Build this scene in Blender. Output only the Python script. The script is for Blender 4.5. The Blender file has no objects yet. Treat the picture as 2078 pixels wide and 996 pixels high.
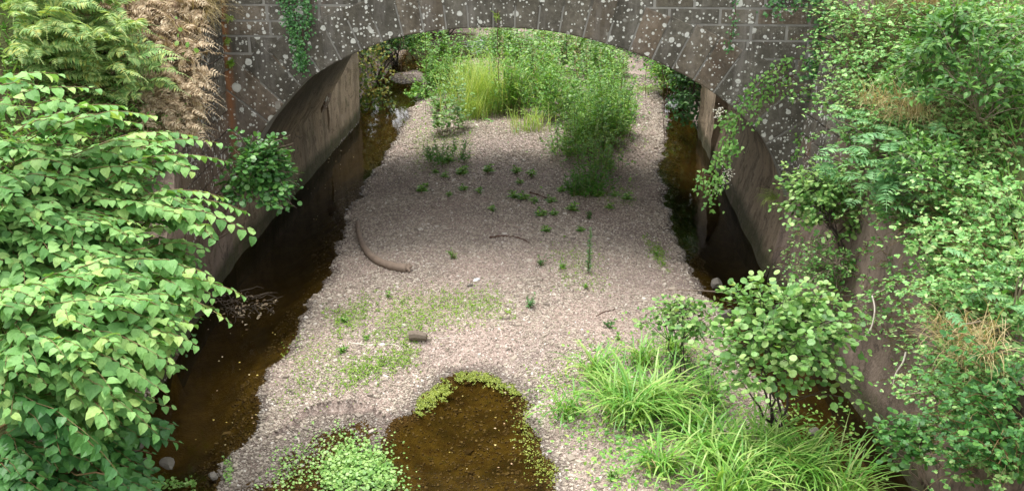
import bpy, bmesh, math, random
import numpy as np
from mathutils import Vector
random.seed(7); R = np.random.default_rng(11)
C = bpy.context.scene.collection
scene = bpy.context.scene

# ------------------------------------------------------------------ camera, sky, sun, exposure
PITCH, YAW, CAMH, FPX = math.radians(20.3), math.radians(3.5), 5.0, 2020.0
cam = bpy.data.cameras.new('camera'); camo = bpy.data.objects.new('camera', cam); C.objects.link(camo)
cam.sensor_width = 36; cam.lens = 36*FPX/2078; cam.clip_end = 2000
camo.location = (0, 0, CAMH); camo.rotation_euler = (math.pi/2-PITCH, 0, YAW)
scene.camera = camo
SUN_EL, SUN_AZ = math.radians(77), math.radians(300)     # azimuth clockwise from +Y
w = bpy.data.worlds.new('World'); scene.world = w; w.use_nodes = True
nt = w.node_tree; nt.nodes.clear()
sky = nt.nodes.new('ShaderNodeTexSky'); sky.sky_type = 'NISHITA'; sky.sun_disc = False
sky.sun_elevation = SUN_EL; sky.sun_rotation = SUN_AZ; sky.air_density = 1.0; sky.dust_density = 1.5
bw = nt.nodes.new('ShaderNodeHueSaturation'); bw.inputs['Saturation'].default_value = 0.10
bg = nt.nodes.new('ShaderNodeBackground'); bg.inputs['Strength'].default_value = 0.15
wo = nt.nodes.new('ShaderNodeOutputWorld')
nt.links.new(sky.outputs[0], bw.inputs['Color']); nt.links.new(bw.outputs[0], bg.inputs[0]); nt.links.new(bg.outputs[0], wo.inputs[0])
sl = bpy.data.lights.new('sun', 'SUN'); sl.energy = 1.25; sl.angle = math.radians(38); sl.color = (1, .96, .9)
so = bpy.data.objects.new('sun', sl); C.objects.link(so)
sd = Vector((math.sin(SUN_AZ)*math.cos(SUN_EL), math.cos(SUN_AZ)*math.cos(SUN_EL), math.sin(SUN_EL)))
so.rotation_euler = sd.to_track_quat('Z', 'Y').to_euler(); so.location = (0, -10, 30)
scene.view_settings.view_transform = 'Standard'; scene.view_settings.look = 'None'
scene.view_settings.exposure = 1.92; scene.view_settings.gamma = 1.0
scene.render.engine = 'CYCLES'; scene.cycles.max_bounces = 7; scene.cycles.transparent_max_bounces = 8
scene.cycles.use_denoising = True

# ------------------------------------------------------------------ pixel helpers (photograph 2078 x 996)
cp, sp_, cy_, sy_ = math.cos(PITCH), math.sin(PITCH), math.cos(YAW), math.sin(YAW)
FW = np.array([-sy_*cp, cy_*cp, -sp_]); RT = np.array([cy_, sy_, 0.]); UP = np.cross(RT, FW)
def ray(px, py): return FW + RT*(px-1039)/FPX - UP*(py-498)/FPX
def atz(px, py, z=0.):
    d = ray(px, py); return np.array([0, 0, CAMH]) + d*((z-CAMH)/d[2])
def aty(px, py, y):
    d = ray(px, py); return np.array([0, 0, CAMH]) + d*(y/d[1])

# ------------------------------------------------------------------ object helpers
def tag(o, label=None, cat=None, group=None, kind=None):
    if label: o['label'] = label
    if cat: o['category'] = cat
    if group: o['group'] = group
    if kind: o['kind'] = kind
    return o
def thing(name, label, cat, loc=(0, 0, 0), group=None):
    o = bpy.data.objects.new(name, None); C.objects.link(o); o.location = loc; o.empty_display_size = .1
    return tag(o, label, cat, group)
def copy_tree(o, parent=None):
    c = o.copy(); C.objects.link(c); c.parent = parent
    for ch in list(o.children): copy_tree(ch, c)
    return c
class M:
    """collects polygons of one mesh"""
    def __init__(s): s.v = []; s.l = []; s.c = []; s.n = 0
    def add(s, v, faces):
        v = np.asarray(v, float).reshape(-1, 3)
        for f in faces: s.l.append(np.asarray(f)+s.n); s.c.append(np.array([len(f)]))
        s.v.append(v); s.n += len(v)
    def bulk(s, V, F):
        """V (N,k,3) copies of a template; F list of faces of the template"""
        N, k, _ = V.shape
        off = (np.arange(N)*k+s.n)[:, None]
        for f in F:
            s.l.append((off+np.array(f)[None]).ravel()); s.c.append(np.full(N, len(f)))
        s.v.append(V.reshape(-1, 3)); s.n += N*k
    def box(s, x0, x1, y0, y1, z0, z1):
        s.add([(x0,y0,z0),(x1,y0,z0),(x1,y1,z0),(x0,y1,z0),(x0,y0,z1),(x1,y0,z1),(x1,y1,z1),(x0,y1,z1)],
              [(0,3,2,1),(4,5,6,7),(0,1,5,4),(1,2,6,5),(2,3,7,6),(3,0,4,7)])
    def tube(s, P, r, n=4):
        P = np.asarray(P, float); K = len(P); r = np.broadcast_to(r, (K,))
        T = np.gradient(P, axis=0); T /= np.linalg.norm(T, axis=1)[:, None]+1e-9
        a = np.where(np.abs(T[:, 2:3]) > .9, np.array([[1., 0, 0]]), np.array([[0, 0, 1.]]))
        A = np.cross(T, a); A /= np.linalg.norm(A, axis=1)[:, None]+1e-9; B = np.cross(T, A)
        th = np.arange(n)*2*math.pi/n
        V = P[:, None]+r[:, None, None]*(np.cos(th)[None, :, None]*A[:, None]+np.sin(th)[None, :, None]*B[:, None])
        F = [(i*n+j, i*n+(j+1) % n, (i+1)*n+(j+1) % n, (i+1)*n+j) for i in range(K-1) for j in range(n)]
        F += [tuple(range(n))[::-1], tuple((K-1)*n+j for j in range(n))]
        s.add(V, F)
    def mesh(s, name, mat, smooth=False):
        me = bpy.data.meshes.new(name)
        V = np.concatenate(s.v); L = np.concatenate(s.l).astype(np.int32); Cn = np.concatenate(s.c)
        me.vertices.add(len(V)); me.vertices.foreach_set('co', V.ravel().astype(np.float32))
        me.loops.add(len(L)); me.loops.foreach_set('vertex_index', L)
        me.polygons.add(len(Cn)); st = np.concatenate([[0], np.cumsum(Cn)[:-1]]).astype(np.int32)
        me.polygons.foreach_set('loop_start', st)
        me.polygons.foreach_set('use_smooth', np.full(len(Cn), smooth))
        me.update(calc_edges=True); me.validate(); me.materials.append(mat); return me
    def build(s, name, mat, parent=None, smooth=False, rel=None):
        if not s.v: return None
        if rel is not None: s.v = [a-np.asarray(rel) for a in s.v]
        elif parent is not None: s.v = [a-np.array(parent.location) for a in s.v]
        o = bpy.data.objects.new(name, s.mesh(name, mat, smooth)); C.objects.link(o); o.parent = parent
        return o
def unit(a): return a/(np.linalg.norm(a, axis=-1, keepdims=True)+1e-9)

# ------------------------------------------------------------------ materials
def newmat(name):
    m = bpy.data.materials.new(name); m.use_nodes = True; n = m.node_tree.nodes; n.clear()
    return m, m.node_tree, n
class N:
    def __init__(s, m): s.t = m.node_tree; s.n = s.t.nodes
    def __call__(s, typ, ins=None, **kw):
        n = s.n.new('ShaderNode'+typ)
        for k, v in kw.items(): setattr(n, k, v)
        for k, v in (ins or {}).items():
            if isinstance(v, bpy.types.NodeSocket): s.t.links.new(v, n.inputs[k])
            else: n.inputs[k].default_value = v
        return n
    def ramp(s, fac, stops, interp='LINEAR'):
        n = s.n.new('ShaderNodeValToRGB'); cr = n.color_ramp; cr.interpolation = interp
        while len(cr.elements) < len(stops): cr.elements.new(0.5)
        for e, (p, c) in zip(cr.elements, stops):
            e.position = p; e.color = (*c, 1) if len(c) == 3 else c
        s.t.links.new(fac, n.inputs[0]); return n.outputs[0]
    def mix(s, fac, a, b, mode='MIX'):
        n = s.n.new('ShaderNodeMix'); n.data_type = 'RGBA'; n.blend_type = mode
        for i, v in ((0, fac), (6, a), (7, b)):
            if isinstance(v, bpy.types.NodeSocket): s.t.links.new(v, n.inputs[i])
            else: n.inputs[i].default_value = v if i == 0 else (*v, 1)
        return n.outputs[2]
    def math(s, op, a, b=0.0, clamp=False):
        n = s.n.new('ShaderNodeMath'); n.operation = op; n.use_clamp = clamp
        for i, v in ((0, a), (1, b)):
            if isinstance(v, bpy.types.NodeSocket): s.t.links.new(v, n.inputs[i])
            else: n.inputs[i].default_value = v
        return n.outputs[0]
    def noise(s, scale, vec=None, detail=4, rough=.6, out=0):
        n = s('TexNoise', {'Scale': scale, 'Detail': detail, 'Roughness': rough})
        if vec is not None: s.t.links.new(vec, n.inputs['Vector'])
        return n.outputs[out]
    def pos(s): return s('NewGeometry').outputs['Position']
    def out(s, sh): o = s.n.new('ShaderNodeOutputMaterial'); s.t.links.new(sh, o.inputs[0])

def leafmat(name, cols, rough=.45, trans=.3, spec=.4, shift=.6):
    """per-leaf colours: cols is a list of rgb spread over a ramp"""
    m, t, n = newmat(name); g = N(m)
    geo = g('NewGeometry'); rnd = geo.outputs['Random Per Island']
    big = g.noise(1.7, geo.outputs['Position'], 2)
    f = g.math('ADD', g.math('MULTIPLY', rnd, 1-.35*shift), g.math('MULTIPLY', g.math('SUBTRACT', big, .25), .7*shift), True)
    col = g.ramp(f, [(i/(len(cols)-1), c) for i, c in enumerate(cols)])
    col = g.mix(1, col, g.ramp(g.noise(70, geo.outputs['Position'], 3), [(.3, (.82,.84,.8)), (.7, (1.14,1.12,1.1))]), 'MULTIPLY')
    p = g('BsdfPrincipled', {'Base Color': col, 'Roughness': rough, 'Specular IOR Level': spec})
    tr = g('BsdfTranslucent', {'Color': g.mix(1, col, (1.15, 1.1, .5), 'MULTIPLY')})
    mx = g('MixShader', {0: trans, 1: p.outputs[0], 2: tr.outputs[0]}); g.out(mx.outputs[0]); return m
def plain(name, c, rough=.8, c2=None, scale=8):
    m, t, n = newmat(name); g = N(m)
    col = g.mix(g.noise(scale, g.pos()), c, c2 or tuple(x*.6 for x in c))
    g.out(g('BsdfPrincipled', {'Base Color': col, 'Roughness': rough}).outputs[0]); return m

MT = {}
MT['knot'] = leafmat('knotweed_leaf', [(.05,.14,.035),(.11,.27,.07),(.19,.39,.11),(.28,.49,.16),(.44,.57,.17)], .55, .34, .35)
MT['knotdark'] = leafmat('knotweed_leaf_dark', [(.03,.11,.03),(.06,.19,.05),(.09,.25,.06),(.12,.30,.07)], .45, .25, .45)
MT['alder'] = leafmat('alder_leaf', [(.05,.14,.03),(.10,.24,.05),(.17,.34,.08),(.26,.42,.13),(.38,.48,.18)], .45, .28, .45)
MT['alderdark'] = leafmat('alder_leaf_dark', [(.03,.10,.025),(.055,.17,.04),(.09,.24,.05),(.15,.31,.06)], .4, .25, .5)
MT['bramble'] = leafmat('bramble_leaf', [(.04,.14,.025),(.08,.24,.04),(.15,.36,.08),(.28,.48,.15),(.48,.56,.24)], .42, .3, .5)
MT['elder'] = leafmat('elder_leaf', [(.04,.13,.03),(.075,.20,.045),(.13,.29,.06),(.22,.38,.09)], .42, .3, .45)
MT['rowan'] = leafmat('rowan_leaf', [(.06,.18,.06),(.10,.26,.09),(.16,.33,.13),(.24,.40,.16)], .45, .25, .4)
MT['fern'] = leafmat('fern_leaf', [(.12,.26,.07),(.21,.37,.12),(.32,.47,.18),(.44,.55,.2),(.5,.46,.10)], .5, .3, .4)
MT['deadfern'] = leafmat('dead_bracken', [(.22,.15,.09),(.36,.27,.18),(.50,.40,.28),(.66,.57,.43)], .8, .2, .2)
MT['ivy'] = leafmat('ivy_leaf', [(.02,.08,.02),(.035,.13,.03),(.06,.19,.045),(.11,.26,.06)], .35, .15, .5)
MT['clematis'] = leafmat('climber_leaf', [(.07,.21,.04),(.13,.32,.06),(.21,.42,.09),(.32,.50,.15)], .4, .35, .5)
MT['sedge'] = leafmat('sedge_blade', [(.07,.22,.03),(.13,.34,.05),(.22,.43,.08),(.34,.50,.14),(.50,.54,.24)], .4, .35, .5)
MT['drygrass'] = leafmat('dry_grass', [(.28,.22,.10),(.42,.34,.18),(.55,.46,.28)], .7, .3, .2)
MT['yellowgrass'] = leafmat('yellow_green_grass', [(.16,.30,.05),(.27,.42,.08),(.40,.52,.14),(.54,.56,.26)], .6, .35, .3)
MT['herb'] = leafmat('herb_leaf', [(.06,.19,.03),(.11,.30,.05),(.19,.41,.07),(.30,.50,.11),(.44,.54,.16)], .45, .35, .5)
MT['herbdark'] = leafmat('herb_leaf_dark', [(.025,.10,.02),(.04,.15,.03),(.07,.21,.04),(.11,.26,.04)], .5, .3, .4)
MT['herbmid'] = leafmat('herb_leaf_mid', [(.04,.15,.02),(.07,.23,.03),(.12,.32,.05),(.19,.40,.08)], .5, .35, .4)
MT['cress'] = leafmat('cress_leaf', [(.10,.24,.05),(.18,.36,.08),(.28,.46,.13),(.40,.53,.20)], .4, .3, .5)
MT['moss'] = leafmat('low_green', [(.09,.20,.02),(.15,.29,.035),(.23,.37,.05),(.32,.43,.09)], .7, .2, .2)
MT['algae'] = leafmat('pond_algae', [(.08,.12,.015),(.15,.20,.02),(.23,.28,.035),(.32,.36,.07)], .5, .15, .4)
MT['hedge'] = leafmat('hedge_leaf', [(.02,.06,.015),(.03,.1,.02),(.05,.15,.03),(.1,.2,.04)], .5, .25, .4)
MT['creeper'] = leafmat('creeper_leaf', [(.07,.05,.02),(.06,.12,.03),(.12,.2,.04),(.3,.3,.06),(.25,.14,.06)], .5, .3, .4)
MT['petal'] = leafmat('white_petal', [(.6,.58,.5),(.8,.78,.74)], .6, .3, .2)
MT['heather'] = leafmat('heather_flower', [(.25,.06,.15),(.4,.12,.25),(.2,.1,.08)], .7, .2, .2)
MT['stem'] = plain('green_stem', (.14,.17,.06), .7, (.2,.1,.05))
MT['redstem'] = plain('reddish_stem', (.22,.08,.04), .6, (.12,.14,.05))
MT['bark'] = plain('dark_bark', (.045,.035,.028), .9, (.09,.07,.055), 30)
MT['twig'] = plain('grey_brown_twig', (.22,.16,.11), .9, (.34,.28,.22), 20)
MT['bleach'] = plain('bleached_twig', (.6,.55,.48), .8, (.4,.35,.28), 20)
MT['root'] = plain('hanging_root', (.05,.03,.02), .9, (.12,.06,.04))
MT['rootb'] = plain('wet_twig', (.13,.10,.07), .9, (.06,.045,.03), 20)
MT['drift'] = plain('driftwood', (.30,.225,.17), .85, (.13,.095,.07), 14)
MT['leaf_litter'] = leafmat('fallen_leaf', [(.15,.09,.03),(.45,.36,.08),(.6,.5,.35),(.3,.13,.05)], .5, .1, .3)

# stone of the bridge
def stone_mat(name, base=((.038,.035,.029),(.092,.083,.067),(.195,.178,.148)), lichen=1.0, perblock=True, rust=True):
    m, t, n = newmat(name); g = N(m); geo = g('NewGeometry'); P = geo.outputs['Position']
    n1 = g.noise(2.2, P, 6, .65)
    n2 = g.noise(14, P, 5, .7)
    col = g.ramp(g.math('ADD', g.math('MULTIPLY', n1, .6), g.math('MULTIPLY', n2, .4)), [(.3, base[0]), (.5, base[1]), (.72, base[2])])
    if perblock:
        col = g.mix(.75, col, g.ramp(geo.outputs['Random Per Island'], [(0, (.75,.76,.76)), (.5, (1.0,1,.98)), (.8, (1.25,1.2,1.12)), (.93, (1.35,1.1,.95)), (1, (1.5,1.45,1.38))]), 'MULTIPLY')
    # reddish raw patches
    rp = g.ramp(g.noise(1.3, g('Mapping', {'Vector': P, 'Location': (3, 1, 7)}).outputs[0], 4), [(.63, (0,0,0)), (.74, (1,1,1))])
    col = g.mix(g.math('MULTIPLY', rp, .5), col, (.15,.075,.05))
    sep = g('SeparateXYZ', {0: P}); x, y, z = sep.outputs
    # pale vertical washes
    st = g.noise(1, g('Mapping', {'Vector': P, 'Scale': (5, 5, .7)}).outputs[0], 5, .7)
    col = g.mix(g.ramp(st, [(.52, (0,0,0)), (.75, (.55,.55,.55))]), col, (.24,.22,.20))
    if rust:
        d = g.math('ABSOLUTE', g.math('ADD', x, g.math('ADD', 4.40, g.math('MULTIPLY', g.math('SUBTRACT', n1, .5), .12))))
        rr = g.math('MULTIPLY', g.math('SUBTRACT', 1, g.math('MULTIPLY', d, 13), True), g.math('MULTIPLY', g.math('SUBTRACT', y, 12.40), 40, True))
        low = g.ramp(z, [(0, (1,1,1)), (1, (1,1,1))])
        col = g.mix(g.math('MULTIPLY', rr, .8), col, (.30,.12,.045))
        # warm brown lower left corner
        wl = g.math('MULTIPLY', g.math('SUBTRACT', 2.6, z, False), .7, True)
        wx = g.math('MULTIPLY', g.math('SUBTRACT', -3.3, x), 1.2, True)
        col = g.mix(g.math('MULTIPLY', g.math('MULTIPLY', wl, wx), .55), col, g.mix(n2, (.15,.09,.06), (.25,.165,.12)))
        # soffit edge paler wash
    # lichen discs at three sizes
    for sc, thr, mx_, msk in ((4.6, .36, .25, .52), (11, .32, .27, .48), (26, .50, .32, .47)):
        v = g('TexVoronoi', {'Vector': g.mix(.035, P, g.noise(16, P, 4, out=1)), 'Scale': sc, 'Randomness': 1.0})
        dist, vc = v.outputs['Distance'], v.outputs['Color']
        sx = g('SeparateXYZ', {0: vc})
        rad = g.math('MULTIPLY', g.math('SUBTRACT', sx.outputs[0], 1-thr*1.25*lichen), mx_/(thr*1.1)*1.35)
        edge = g.math('MULTIPLY', g.math('SUBTRACT', rad, dist), 60 if sc < 20 else 14, True)
        mk = g.ramp(g.noise(.9, g('Mapping', {'Vector': P, 'Location': (sc, 0, 2)}).outputs[0], 3), [(msk-.14, (0,0,0)), (msk-.04, (1,1,1))])
        ring = g.ramp(g.math('DIVIDE', dist, g.math('MAXIMUM', rad, .001)), [(0, (.42,.42,.38)), (.45, (.55,.55,.50)), (.75, (.62,.62,.57)), (1, (.42,.42,.38))])
        col = g.mix(g.math('MULTIPLY', g.math('MULTIPLY', edge, mk), .85), col, ring)
    crust = g.math('MULTIPLY', g.ramp(g.noise(38, P, 4, .75), [(.56, (0,0,0)), (.62, (1,1,1))]), g.ramp(g.noise(1.7, g('Mapping', {'Vector': P, 'Location': (5, 2, 1)}).outputs[0], 5, .7), [(.5, (0,0,0)), (.64, (1,1,1))]))
    col = g.mix(g.math('MULTIPLY', crust, .55), col, (.40,.39,.34))
    bump = g('Bump', {'Strength': .5, 'Distance': .02, 'Height': g.math('ADD', n2, g.math('MULTIPLY', g.noise(60, P, 3), .4))})
    g.out(g('BsdfPrincipled', {'Base Color': col, 'Roughness': .92, 'Specular IOR Level': .2, 'Normal': bump.outputs[0]}).outputs[0]); return m
MT['stone'] = stone_mat('lichen_stone')
MT['mortar'] = plain('pale_mortar', (.33,.315,.285), .95, (.09,.085,.075), 7)

def concrete_mat(name, a, b, streak=.6, moss=True):
    m, t, n = newmat(name); g = N(m); P = g.pos(); sep = g('SeparateXYZ', {0: P}); z = sep.outputs[2]
    n1 = g.noise(1.6, P, 6, .65); n2 = g.noise(25, P, 4, .7)
    col = g.mix(g.math('ADD', g.math('MULTIPLY', n1, 1.3), -.15, True), a, b)
    st = g.noise(1, g('Mapping', {'Vector': P, 'Scale': (3.2, 3.2, .35)}).outputs[0], 6, .75)
    col = g.mix(g.math('MULTIPLY', g.ramp(st, [(.48, (0,0,0)), (.66, (1,1,1))]), streak), col, tuple(x*.3 for x in a))
    st2 = g.noise(1, g('Mapping', {'Vector': P, 'Location': (9, 4, 0), 'Scale': (6, 6, .5)}).outputs[0], 5, .75)
    col = g.mix(g.ramp(st2, [(.60, (0,0,0)), (.78, (.6,.6,.6))]), col, tuple(min(1, x*1.5) for x in b))
    col = g.mix(.35, col, g.ramp(n2, [(.3, (.6,.6,.6)), (.7, (1.3,1.3,1.3))]), 'MULTIPLY')
    if moss:
        lo = g.math('MULTIPLY', g.math('SUBTRACT', g.math('ADD', .22, g.math('MULTIPLY', n1, .25)), z), 6, True)
        col = g.mix(g.math('MULTIPLY', lo, .85), col, g.mix(n2, (.012,.014,.006), (.06,.065,.02)))
    pt = g.ramp(g.noise(4.5, P, 7, .75), [(.54, (0,0,0)), (.60, (.8,.8,.8))])
    col = g.mix(pt, col, tuple(x*.55 for x in a)); 
    pm = g.ramp(g.noise(2.6, g('Mapping', {'Vector': P, 'Location': (2, 8, 3)}).outputs[0], 7, .75), [(.57, (0,0,0)), (.66, (.55,.55,.55))])
    col = g.mix(pm, col, (.075,.085,.03))
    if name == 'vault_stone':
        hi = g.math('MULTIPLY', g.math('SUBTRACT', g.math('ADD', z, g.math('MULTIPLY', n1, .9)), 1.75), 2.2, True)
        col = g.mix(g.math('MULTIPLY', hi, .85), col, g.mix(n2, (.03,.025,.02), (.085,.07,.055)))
    # cracks
    cr = g('TexVoronoi', {'Vector': g.mix(.25, P, g.noise(2.5, P, 4, out=1)), 'Scale': 1.1}, feature='DISTANCE_TO_EDGE')
    ck = g.ramp(cr.outputs['Distance'], [(.0, (1,1,1)), (.012, (0,0,0))])
    col = g.mix(g.math('MULTIPLY', ck, .6), col, (.02,.016,.012))
    bump = g('Bump', {'Strength': .6, 'Distance': .03, 'Height': g.math('ADD', n2, g.math('MULTIPLY', n1, 2))})
    g.out(g('BsdfPrincipled', {'Base Color': col, 'Roughness': .85, 'Specular IOR Level': .25, 'Normal': bump.outputs[0]}).outputs[0]); return m
MT['conc'] = concrete_mat('stained_concrete', (.15,.10,.07), (.24,.17,.125), .5)
MT['vault'] = concrete_mat('vault_stone', (.22,.16,.105), (.36,.285,.205), .7)
MT['revet'] = concrete_mat('pinkish_render', (.15,.112,.088), (.27,.205,.165), .45)

# ground: pebbly gravel above water, brown silt below, soil on the banks
def ground_mat():
    m, t, n = newmat('gravel_and_soil'); g = N(m); P = g.pos(); sep = g('SeparateXYZ', {0: P}); x, y, z = sep.outputs
    v = g('TexVoronoi', {'Vector': P, 'Scale': 48}); v2 = g('TexVoronoi', {'Vector': P, 'Scale': 95})
    peb = g.ramp(g('SeparateXYZ', {0: v.outputs['Color']}).outputs[0], [(0, (.10,.08,.066)), (.3, (.2,.16,.135)), (.6, (.31,.25,.215)), (.88, (.40,.34,.29)), (1, (.62,.57,.52))])
    peb2 = g.ramp(g('SeparateXYZ', {0: v2.outputs['Color']}).outputs[1], [(0, (.12,.09,.08)), (.5, (.26,.20,.17)), (1, (.45,.38,.34))])
    big = g.noise(.9, P, 4)
    col = g.mix(.45, peb, peb2)
    col = g.mix(1, col, g.ramp(big, [(.3, (.8,.78,.78)), (.7, (1.15,1.08,1.04))]), 'MULTIPLY')
    wet = g.math('MULTIPLY', g.math('SUBTRACT', g.math('ADD', .03, g.math('MULTIPLY', g.noise(3, P, 4), .05)), z), 30, True)
    col = g.mix(g.math('MULTIPLY', wet, .72), col, g.mix(.8, col, (.03,.024,.02), 'MULTIPLY'))
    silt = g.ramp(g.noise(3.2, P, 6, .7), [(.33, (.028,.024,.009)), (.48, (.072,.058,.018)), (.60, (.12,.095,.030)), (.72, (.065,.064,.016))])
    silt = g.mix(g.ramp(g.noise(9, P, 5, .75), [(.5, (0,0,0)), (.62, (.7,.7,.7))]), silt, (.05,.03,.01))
    deep_dark = g.math('MULTIPLY', g.math('SUBTRACT', -.16, z), 7, True)  # bed colour darkened with depth, standing in for light absorbed by deeper water
    silt = g.mix(g.math('MULTIPLY', deep_dark, .55), silt, g.mix(g.noise(7, P, 5), (.02,.015,.006), (.085,.06,.02)))
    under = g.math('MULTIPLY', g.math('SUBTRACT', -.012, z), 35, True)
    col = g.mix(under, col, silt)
    soil = g.mix(g.noise(6, P, 5), (.045,.032,.018), (.13,.09,.05))
    soil = g.mix(g.ramp(g.noise(1.1, P, 6, .7), [(.4, (0,0,0)), (.6, (.8,.8,.8))]), soil, g.mix(g.noise(40, P, 4), (.04,.075,.015), (.13,.17,.05)))
    up = g.math('MULTIPLY', g.math('SUBTRACT', z, .42), 6, True)
    col = g.mix(up, col, soil)
    bump = g('Bump', {'Strength': .7, 'Distance': .012, 'Height': v.outputs['Distance']})
    g.out(g('BsdfPrincipled', {'Base Color': col, 'Roughness': .85, 'Specular IOR Level': .3, 'Normal': bump.outputs[0]}).outputs[0]); return m
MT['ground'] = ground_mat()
def water_mat():
    m, t, n = newmat('brown_stream_water'); g = N(m); P = g.pos()
    b = g('Bump', {'Strength': .12, 'Distance': .02, 'Height': g.noise(5, g('Mapping', {'Vector': P, 'Scale': (1, .6, 1)}).outputs[0], 3)})
    fr = g('Fresnel', {'IOR': 1.33, 'Normal': b.outputs[0]})
    tr = g('BsdfTransparent', {'Color': (.62,.53,.32,1)}); gl = g('BsdfGlossy', {'Roughness': .03, 'Normal': b.outputs[0]})
    mx = g('MixShader', {0: g.math('MULTIPLY', fr.outputs[0], .9), 1: tr.outputs[0], 2: gl.outputs[0]}); g.out(mx.outputs[0]); return m
MT['water'] = water_mat()
def pebble_mat():
    m, t, n = newmat('mixed_pebbles'); g = N(m); geo = g('NewGeometry'); P = geo.outputs['Position']; z = g('SeparateXYZ', {0: P}).outputs[2]
    col = g.ramp(geo.outputs['Random Per Island'], [(0, (.17,.138,.112)), (.25, (.25,.208,.165)), (.5, (.33,.276,.218)), (.8, (.405,.35,.282)), (.95, (.47,.41,.345)), (1, (.60,.56,.50))])
    wet = g.math('MULTIPLY', g.math('SUBTRACT', .045, z), 25, True)
    col = g.mix(g.math('MULTIPLY', wet, .7), col, g.mix(.9, col, (.13,.13,.14), 'MULTIPLY'))
    r = g.math('SUBTRACT', .8, g.math('MULTIPLY', wet, .45))
    g.out(g('BsdfPrincipled', {'Base Color': col, 'Roughness': r}).outputs[0]); return m
MT['pebble'] = pebble_mat()
MT['rock'] = plain('grey_rock', (.2,.18,.155), .85, (.09,.08,.06), 12)
MT['offwhite'] = plain('pale_offwhite', (.75,.77,.8), .3, (.5,.52,.55), 20)
MT['road'] = plain('asphalt', (.05,.05,.05), .9)

# ------------------------------------------------------------------ terrain
ip = np.interp
YB = [0, 7.5, 8.1, 9.4, 10.6, 11.5, 12.9, 14.4, 16.2, 18.5, 21.4, 24.1, 25.7, 28, 60]
XB = [-3.0,-3.01,-3.02,-3.11,-3.17,-3.15,-3.21,-3.47,-3.53,-3.51,-3.59,-3.77,-3.88,-3.4,-3.2]
YR = [0, 7.5, 8.75, 10.4, 12.3, 13, 14.5, 17.4, 21.3, 28.6, 60]
XR = [2.25, 2.2, 2.1, 1.86, 1.74, 1.54, 1.53, 1.55, 2.05, 2.3, 2.4]
YWL = [0, 7.4, 8.2, 9.1, 10.7, 11.8, 12.9, 21, 23, 60]; XWL = [-3.9,-3.98,-4.26,-4.23,-4.45,-4.54,-4.6,-4.62,-5.0,-5.4]
YWR = [0, 8.1, 9.1, 10.7, 12.7, 21, 60]; XWR = [3.2, 3.0, 2.88, 2.8, 2.63, 2.6, 3.2]
PC = np.array([[-1.65,0],[-1.72,7.2],[-1.66,8.42],[-1.52,9.0],[-1.16,9.50],[-.80,9.52],[-.42,9.1],[-.28,8.4],[-.06,7.7],[.02,0]])
def inpoly_dist(x, y, poly):
    """signed distance (positive inside)"""
    x = np.asarray(x, float); y = np.asarray(y, float)
    ins = np.zeros(x.shape, bool); d = np.full(x.shape, 1e9)
    n = len(poly)
    for i in range(n):
        x0, y0 = poly[i]; x1, y1 = poly[(i+1) % n]
        c = ((y0 > y) != (y1 > y)) & (x < (x1-x0)*(y-y0)/(y1-y0+1e-12)+x0); ins ^= c
        t = np.clip(((x-x0)*(x1-x0)+(y-y0)*(y1-y0))/((x1-x0)**2+(y1-y0)**2), 0, 1)
        d = np.minimum(d, np.hypot(x-x0-t*(x1-x0), y-y0-t*(y1-y0)))
    return np.where(ins, d, -d)
def wob(x, y, s=1.): return (np.sin(x*2.1*s+1.3*np.sin(y*1.7*s))+np.sin(y*2.7*s+1.1*np.sin(x*2.3*s+2)))*.5
def wall_top_l(y): return ip(y, [6.5, 8, 9.5, 10.6, 11.4, 12.5], [.3, .5, 1.2, 2.4, 3.2, 4.2])
def wall_top_r(y): return ip(y, [3, 6, 8, 9.5, 11, 12.5], [1.2, 1.5, 1.7, 2.0, 2.7, 4.0])
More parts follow.
